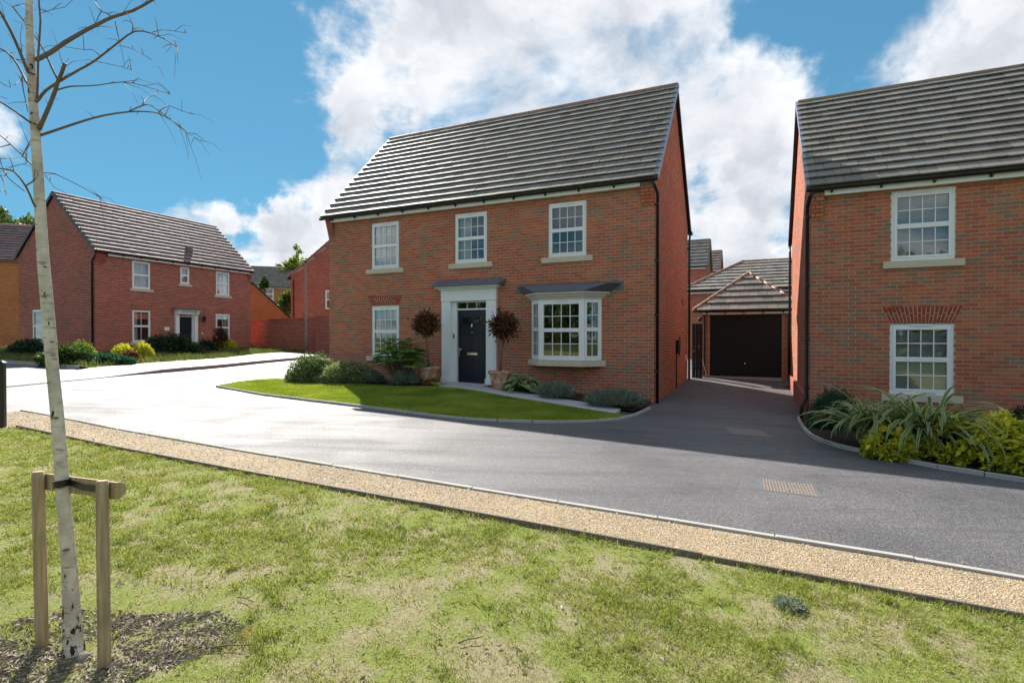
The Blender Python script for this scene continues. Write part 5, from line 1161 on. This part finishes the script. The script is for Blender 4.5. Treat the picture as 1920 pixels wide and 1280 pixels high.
def choisya(label, px, py, rx, ry, rz, n, seed):
    x, y = G(px, py); r = thing('golden_shrub', label, 'shrub', (x, y, H(x, y) + .04), 0, 'golden shrubs in the right-hand bed'); C, u = dome(n, rx, ry, rz, .2, seed, .8); d = u + RNG.normal(size=u.shape) * .35; d[:, 2] += .35; d /= np.linalg.norm(d, axis=1, keepdims=True); K = 7; Cs, Ds = [], []
    t = np.cross(d, np.array([.3, .2, 1.0])); t /= np.linalg.norm(t, axis=1, keepdims=True); b = np.cross(d, t)
    for j in range(K):
        a = 6.283 * j / K + RNG.random(n) * .7; Cs.append(C + RNG.normal(size=C.shape) * .012); Ds.append(d * .45 + t * np.cos(a)[:, None] + b * np.sin(a)[:, None])
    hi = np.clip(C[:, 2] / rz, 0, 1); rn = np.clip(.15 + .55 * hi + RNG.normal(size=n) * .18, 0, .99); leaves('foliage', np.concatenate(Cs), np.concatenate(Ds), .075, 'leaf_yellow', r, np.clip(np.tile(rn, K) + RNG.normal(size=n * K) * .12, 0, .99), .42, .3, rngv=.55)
    mb = MB()
    for i in range(22): k_ = random.randrange(n); mb.tube([(0, 0, 0), tuple(C[k_] * .6), tuple(C[k_])], [.01, .006, .003], 5)
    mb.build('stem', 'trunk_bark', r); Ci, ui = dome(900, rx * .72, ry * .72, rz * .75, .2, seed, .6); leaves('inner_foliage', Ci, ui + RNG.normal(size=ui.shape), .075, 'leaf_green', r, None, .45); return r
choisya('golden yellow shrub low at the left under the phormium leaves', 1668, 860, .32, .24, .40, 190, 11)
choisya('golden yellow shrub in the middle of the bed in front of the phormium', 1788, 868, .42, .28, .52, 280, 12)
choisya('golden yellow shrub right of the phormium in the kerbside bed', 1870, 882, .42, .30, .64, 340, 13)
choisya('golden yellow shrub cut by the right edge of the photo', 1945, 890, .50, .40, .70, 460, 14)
bush('juniper', 'dark green feathery conifer shrub against the right house corner', 'shrub', 1563, 812, .46, .42, .72, 5200, .06, 'leaf_juniper', asp=.22, lump=.25, seed=8, xy=G(1563, 806))
bush('dark_shrub', 'dark leafy shrub in the shade behind the golden shrubs at right', 'shrub', 1880, 800, .8, .4, .55, 2600, .06, 'leaf_dark', seed=9, xy=rx(3.3, -.6))
# ------------------------------------------------------------------ planting by the house across the road
GY = 'golden euonymus shrubs across the road'
def lb(nm, lab, px, py, rx_, ry_, rz, n, sz, mat, grp=None, **kw): return bush(nm, lab, 'shrub', px, py, rx_, ry_, rz, n, sz, mat, grp, dz=.1, **kw)
lb('euonymus', 'yellow-green round shrub left of the downpipe across the road', 155, 683, .45, .4, .7, 1500, .08, 'leaf_lime', GY, seed=21)
lb('euonymus', 'yellow shrub left of the purple-leaved plant across the road', 231, 681, .45, .4, .6, 1500, .07, 'leaf_yellow', GY, seed=22)
lb('euonymus', 'bright yellow round shrub under the far house window', 268, 677, .42, .4, .65, 1500, .07, 'leaf_yellow', GY, seed=23)
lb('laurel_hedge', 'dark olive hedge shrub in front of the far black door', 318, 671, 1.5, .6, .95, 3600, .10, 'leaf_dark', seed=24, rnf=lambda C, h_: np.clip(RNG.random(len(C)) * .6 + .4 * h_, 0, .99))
lb('purple_shrub', 'small purple-brown shrub between the yellow shrubs', 245, 685, .35, .3, .45, 700, .08, 'leaf_bronze', seed=25)
lb('green_shrub', 'low green shrub just right of the birch trunk across the road', 128, 687, 1.0, .6, .62, 2000, .10, 'leaf_green', seed=26)
lb('blue_spurge', 'blue-green low plant at the verge corner across the road', 196, 688, 1.1, .5, .32, 1500, .11, 'leaf_juniper', seed=27)
lb('dark_shrub', 'dark shrub left of the birch by the far gable', 58, 674, .9, .6, .7, 1600, .1, 'leaf_dark', seed=28)
lb('bronze_shrub', 'tall bronze shrub right of the far white door surround', 412, 660, .5, .45, 1.25, 1000, .11, 'leaf_bronze', seed=29)
lb('green_shrub', 'small green shrub at the foot of the far door surround', 385, 664, .55, .4, .65, 900, .1, 'leaf_dark', seed=30)
lb('golden_shrub', 'small golden shrub below the far right window', 426, 660, .55, .45, .6, 900, .1, 'leaf_yellow', GY, seed=31)
lb('golden_shrub', 'little lime shrub at the right end of the far house', 458, 657, .5, .4, .45, 800, .1, 'leaf_lime', GY, seed=32)
# ------------------------------------------------------------------ trees beyond the roofs
TG = 'trees beyond the houses'
tree('broadleaf_tree', 'dark green tree above the orange house at the left photo edge', 12, 62, .6, 16.4, 5.5, 5200, .5, 'leaf_tree', TG, 1)
tree('broadleaf_tree', 'green tree on the skyline just left of the far red gable', 62, 66, .6, 15.6, 4.6, 4200, .5, 'leaf_tree', TG, 2)
tree('poplar_tree', 'tall thin airy tree beyond the red gable house', 560, 70, .6, 13.4, 2.3, 1700, .34, 'leaf_lime', TG, 3)
tree('broadleaf_tree', 'bright yellow-green tree behind the red gable house', 549, 66, .6, 10.8, 2.6, 2800, .42, 'leaf_lime', TG, 4)
tree('broadleaf_tree', 'small dark tree on the skyline right of the far grey roof', 522, 78, .6, 11.6, 2.4, 1800, .45, 'leaf_tree', TG, 5)
tree('conifer', 'narrow green conifer in front of the far cream house', 495, 48, .6, 6.4, 1.1, 1700, .3, 'leaf_green', TG, 6, cone=True)
tree('broadleaf_tree', 'silvery green bushy tree just left of the red gable house', 534, 47, .6, 5.0, 2.0, 2400, .32, 'leaf_tree', TG, 7, crown0=.05)
# woodland behind the photographer: only its reflection shows, in the lower window panes
n = 24000; ax = RNG.uniform(-95, 50, n); hz_ = RNG.random(n); top = 6.6 + 3.0 * vnoise(ax * .22 + 50, ax * 0 + 3, 4); C = np.stack([ax, -34 - 5 * RNG.random(n) + 0 * ax, -.3 + hz_ * top], 1)
tag(leaves('woodland', C, RNG.normal(size=C.shape), 1.0, 'leaf_tree', None, None, .7), kind='stuff')

# ------------------------------------------------------------------ grass and loose ground
def blades(name, X, Y, hgt, wid, mat, rn, lean, dz):
    n = len(X); a = RNG.random(n) * 6.283; la = RNG.random(n) * 6.283; Z = HN(X, Y) + dz; w_ = wid * RNG.uniform(.7, 1.3, n)
    s = np.stack([np.cos(a), np.sin(a), np.zeros(n)], 1) * w_[:, None] * .5; l = np.stack([np.cos(la), np.sin(la), np.zeros(n)], 1) * (lean * hgt)[:, None]; B = np.stack([X, Y, Z], 1); up = np.stack([np.zeros(n)] * 2 + [hgt], 1)
    m1 = B + up * .55 + l * .35; t = B + up * np.sqrt(np.clip(1 - .35 * lean ** 2, .05, 1))[:, None] + l
    V = np.stack([B - s, B + s, m1 + s * .75, m1 - s * .75, t], 1).reshape(-1, 3); b = np.arange(n)[:, None] * 5
    Fq = np.concatenate([b, b + 1, b + 2, b + 3], 1); Ft = np.concatenate([b + 3, b + 2, b + 4, b + 4], 1)
    me = bpy.data.meshes.new(name); me.vertices.add(len(V)); me.vertices.foreach_set('co', V.astype(np.float32).ravel()); li = np.concatenate([Fq.ravel(), np.concatenate([b + 3, b + 2, b + 4], 1).ravel()]); ls = np.concatenate([np.arange(n) * 4, n * 4 + np.arange(n) * 3])
    me.loops.add(len(li)); me.loops.foreach_set('vertex_index', li.astype(np.int32)); me.polygons.add(2 * n); me.polygons.foreach_set('loop_start', ls.astype(np.int32)); at_ = me.attributes.new('rnd', 'FLOAT', 'FACE'); at_.data.foreach_set('value', np.concatenate([rn, rn]).astype(np.float32)); me.materials.append(MATS[mat]); me.update(calc_edges=True)
    return tag(link(name, me), kind='stuff')
def scatter(poly, n, lo, hi):
    X, Y = RNG.uniform(lo[0], hi[0], n), RNG.uniform(lo[1], hi[1], n); k_ = inside(poly, X, Y); return X[k_], Y[k_]
tx, ty = G(139, 1228)
def verge_grass():
    parts = []
    y0 = 1.75
    while y0 < 9.4:                                    # thinner, broader blades with distance
        wd = y0 * 1.05 + .5; n = int(20000 * (2.6 / max(2.6, y0)) ** 1.4 * .3 * 2 * wd); X, Y = scatter(VERGE, n, (-wd, y0), (wd, y0 + .3)); parts.append((X, Y)); y0 += .3
    X, Y = np.concatenate([p[0] for p in parts]), np.concatenate([p[1] for p in parts])
    g_ = fbm(X * 1.3, Y * 1.3, 3) * .42 + fbm(X * 6.5, Y * 6.5, 8) * .33 + fbm(X * 17, Y * 17, 12) * .25 + .05 * np.clip((Y - 3.1), -1, 1.2) ; td = np.hypot(X - tx, Y - ty); g_ -= .28 * np.clip(1 - td / .95, 0, 1); g_ -= .05 * np.exp(-((X + .6) ** 2 + (Y - 2.4) ** 2) / .5)
    keep = RNG.random(len(X)) < np.clip((g_ - .41) * 4.8, .16, 1.0); X, Y, g_ = X[keep], Y[keep], g_[keep]; n = len(X)
    tuft = np.clip((fbm(X * 7, Y * 7, 21) - .56) * 7, 0, 1); dry = RNG.random(n) < np.clip(.68 - (g_ - .42) * 3.4, .12, .88) * (1 - tuft); hgt = (.011 + .017 * RNG.random(n)) * (1 + .4 * np.clip((g_ - .5) * 5, 0, 1)) + tuft * .042 * RNG.random(n)
    rn = np.where(dry, RNG.uniform(.72, .99, n), np.clip(.26 + .42 * fbm(X * 2.2, Y * 2.2, 31) + RNG.normal(size=n) * .16 - tuft * .10, 0, .66)); lean = np.where(dry, RNG.uniform(.9, 2.2, n), RNG.uniform(.3, 1.5, n)); hgt = np.where(dry, hgt * .5, hgt)
    ed = resample(GBt[3:], .004); m_e = len(ed); o_ = RNG.random(m_e); k_ = RNG.random(m_e) < np.clip((fbm(np.arange(m_e) * .012, np.arange(m_e) * 0 + 3.3, 44) - .38) * 4, .05, 1); dx = np.array([(p.x, p.y) for p in ed]); ex, ey = dx[:, 0] - .01 - .05 * o_, dx[:, 1] - .028 - .07 * o_
    X, Y = np.concatenate([X, ex[k_]]), np.concatenate([Y, ey[k_]]); ne = int(k_.sum()); hgt = np.concatenate([hgt, RNG.uniform(.02, .06, ne)]); rn = np.concatenate([rn, RNG.uniform(.1, .8, ne)]); lean = np.concatenate([lean, RNG.uniform(.2, 1.0, ne)])
    far = np.clip((Y / 2.8) ** .8, .9, 2.6)
    blades('grass', X, Y, hgt, .0041 * far, 'grass_blade', rn, lean, .012)
verge_grass()
def lawn_grass():
    X, Y = scatter(LAWN, 300000, (-7.6, 9.1), (2.5, 15.2)); X = X + RNG.normal(size=len(X)) * .02; Y = Y + RNG.normal(size=len(X)) * .02; n = len(X); f = fbm(X * 1.6, Y * 1.6, 5); edge = fbm(X * 3, Y * 3, 9)
    dry = (RNG.random(n) < np.clip((edge - .62) * 4, 0, .6)); keep = ~dry | (RNG.random(n) < .4); X, Y, f = X[keep], Y[keep], f[keep]; n = len(X)
    blades('grass', X, Y, .014 + .03 * RNG.random(n) * np.clip(f * 1.6, .5, 1.2), .009, 'lawn_blade', np.clip(f * 1.5 - .25 + RNG.normal(size=n) * .2, 0, .99), RNG.uniform(.2, .9, n), .045)
lawn_grass()
def far_grass():
    X, Y = scatter(LVG, 60000, (-27, 16), (-8, 34)); n = len(X); t = fbm(X * .8, Y * .8, 6)
    blades('tall_grass', X, Y, .10 + .22 * RNG.random(n) * np.clip(t * 1.6, .3, 1), .022, 'tall_grass', np.clip(t * .8 + RNG.normal(size=n) * .2, 0, .99), RNG.uniform(.2, .7, n), .11)
far_grass()
def chips():
    n = 9000; a = RNG.random(n) * 6.283; r_ = .06 + .46 * np.sqrt(RNG.random(n)) * (1 + .25 * np.sin(a * 3)); X, Y = tx + .08 + r_ * np.cos(a) * 1.1, ty + .02 + r_ * np.sin(a) * .8; C = np.stack([X, Y, HN(X, Y) + .012 + .012 * RNG.random(n)], 1); D_ = np.stack([np.cos(a * 7.3), np.sin(a * 7.3), RNG.normal(size=n) * .2], 1)
    tag(leaves('wood_chip_mulch', C, D_, .019, 'mulch_chip', None, None, .42, .4, rngv=.7), kind='stuff')
    n = 700; X, Y = RNG.uniform(-3.4, 4, n), RNG.uniform(1.8, 5.5, n); k_ = inside(VERGE, X, Y); X, Y = X[k_], Y[k_]; a = RNG.random(len(X)) * 6.28; C = np.stack([X, Y, HN(X, Y) + .02 + .01 * RNG.random(len(X))], 1)
    tag(leaves('leaf_litter', C, np.stack([np.cos(a), np.sin(a), np.zeros(len(X))], 1), .028, 'mulch_chip', None, None, .4, .5, rngv=.6), kind='stuff')
chips()
def pebbles():
    poly = GT + GBt[::-1]; parts = []
    for n, lo, hi in ((120000, (-2.2, 2.6), (4.4, 6.6)), (60000, (-9, 4.6), (-1.2, 9.6))):
        X, Y = scatter(poly, n, lo, hi); parts.append((X, Y))
    X, Y = np.concatenate([p[0] for p in parts]), np.concatenate([p[1] for p in parts]); n = len(X); k_ = RNG.random(n) < .04; X = np.where(k_, X + RNG.normal(size=n) * .05, X); Y = np.where(k_, Y + RNG.normal(size=n) * .05, Y); s = RNG.uniform(.003, .008, n) * (1 + 1.2 * (RNG.random(n) < .08)) * np.clip(Y / 5, .8, 1.6); a = RNG.random(n) * 6.28; Z = HN(X, Y) + .008; q = []
    for k_ in range(3): q.append(np.stack([X + s * np.cos(a + k_ * 2.09), Y + s * np.sin(a + k_ * 2.09) * .8, Z - .001], 1))
    q.append(np.stack([X, Y, Z + s * .8], 1)); V = np.stack(q, 1).reshape(-1, 3); b = np.arange(n)[:, None] * 4
    Fc = np.concatenate([np.concatenate([b, b + 1, b + 3], 1), np.concatenate([b + 1, b + 2, b + 3], 1), np.concatenate([b + 2, b, b + 3], 1)], 0); rn = RNG.random(n)
    tag(np_mesh('gravel_stones', (V, Fc), 3, np.concatenate([rn] * 3), 'pebble', None), kind='stuff')
pebbles()
def small_things():
    x, y = G(158, 1238); s = thing('stone', 'small grey stone at the foot of the birch', 'stone', (x, y, H(x, y) + .01)); C, u = dome(220, .035, .03, .028, .15, 3, 1.0); bm = bmesh.new(); [bm.verts.new(c) for c in C]; bmesh.ops.convex_hull(bm, input=bm.verts[:]); me = bpy.data.meshes.new('rock'); bm.to_mesh(me); bm.free(); me.materials.append(MATS['stone']); link('rock', me, s)
    for lab, a, b in (('thin fallen twig lying on the grass right of the stakes', (395, 1225), (480, 1222)), ('forked fallen twig on the verge below the path', (445, 1128), (478, 1140)), ('short dark twig lying in the worn grass at the bottom', (860, 1215), (905, 1206))):
        p, q = G(*a), G(*b); z = H(*p) + .03; t = thing('twig', lab, 'twig', (p[0], p[1], z), 0, 'fallen twigs on the verge'); d = Vector((q[0] - p[0], q[1] - p[1], .005)); sd_ = Vector((-d.y, d.x, .02)) * .2
        MB().tube([(0, 0, 0), d * .4 + sd_ * .3, d * .7, d], [.004, .0035, .003, .0015], 6).build('stem', 'trunk_bark', t, True); MB().tube([d * .4 + sd_ * .3, d * .6 + sd_ * 1.4], [.0025, .001], 5).build('side_shoot', 'trunk_bark', t, True)
    x, y = G(1480, 1142); w_ = thing('weed', 'blue-green rosette weed in the grass near the timber edging', 'weed', (x, y, H(x, y) + .015)); C, u = dome(520, .085, .085, .035, .2, 5, .5); leaves('foliage', C, u + RNG.normal(size=u.shape) * .5 + np.array([0, 0, .2]), .022, 'leaf_lavender', w_, RNG.uniform(.0, 1, 520), .6); MB().tube([(0, 0, -.02), (0, 0, .02)], .004, 5).build('stem', 'leaf_green', w_)
small_things()
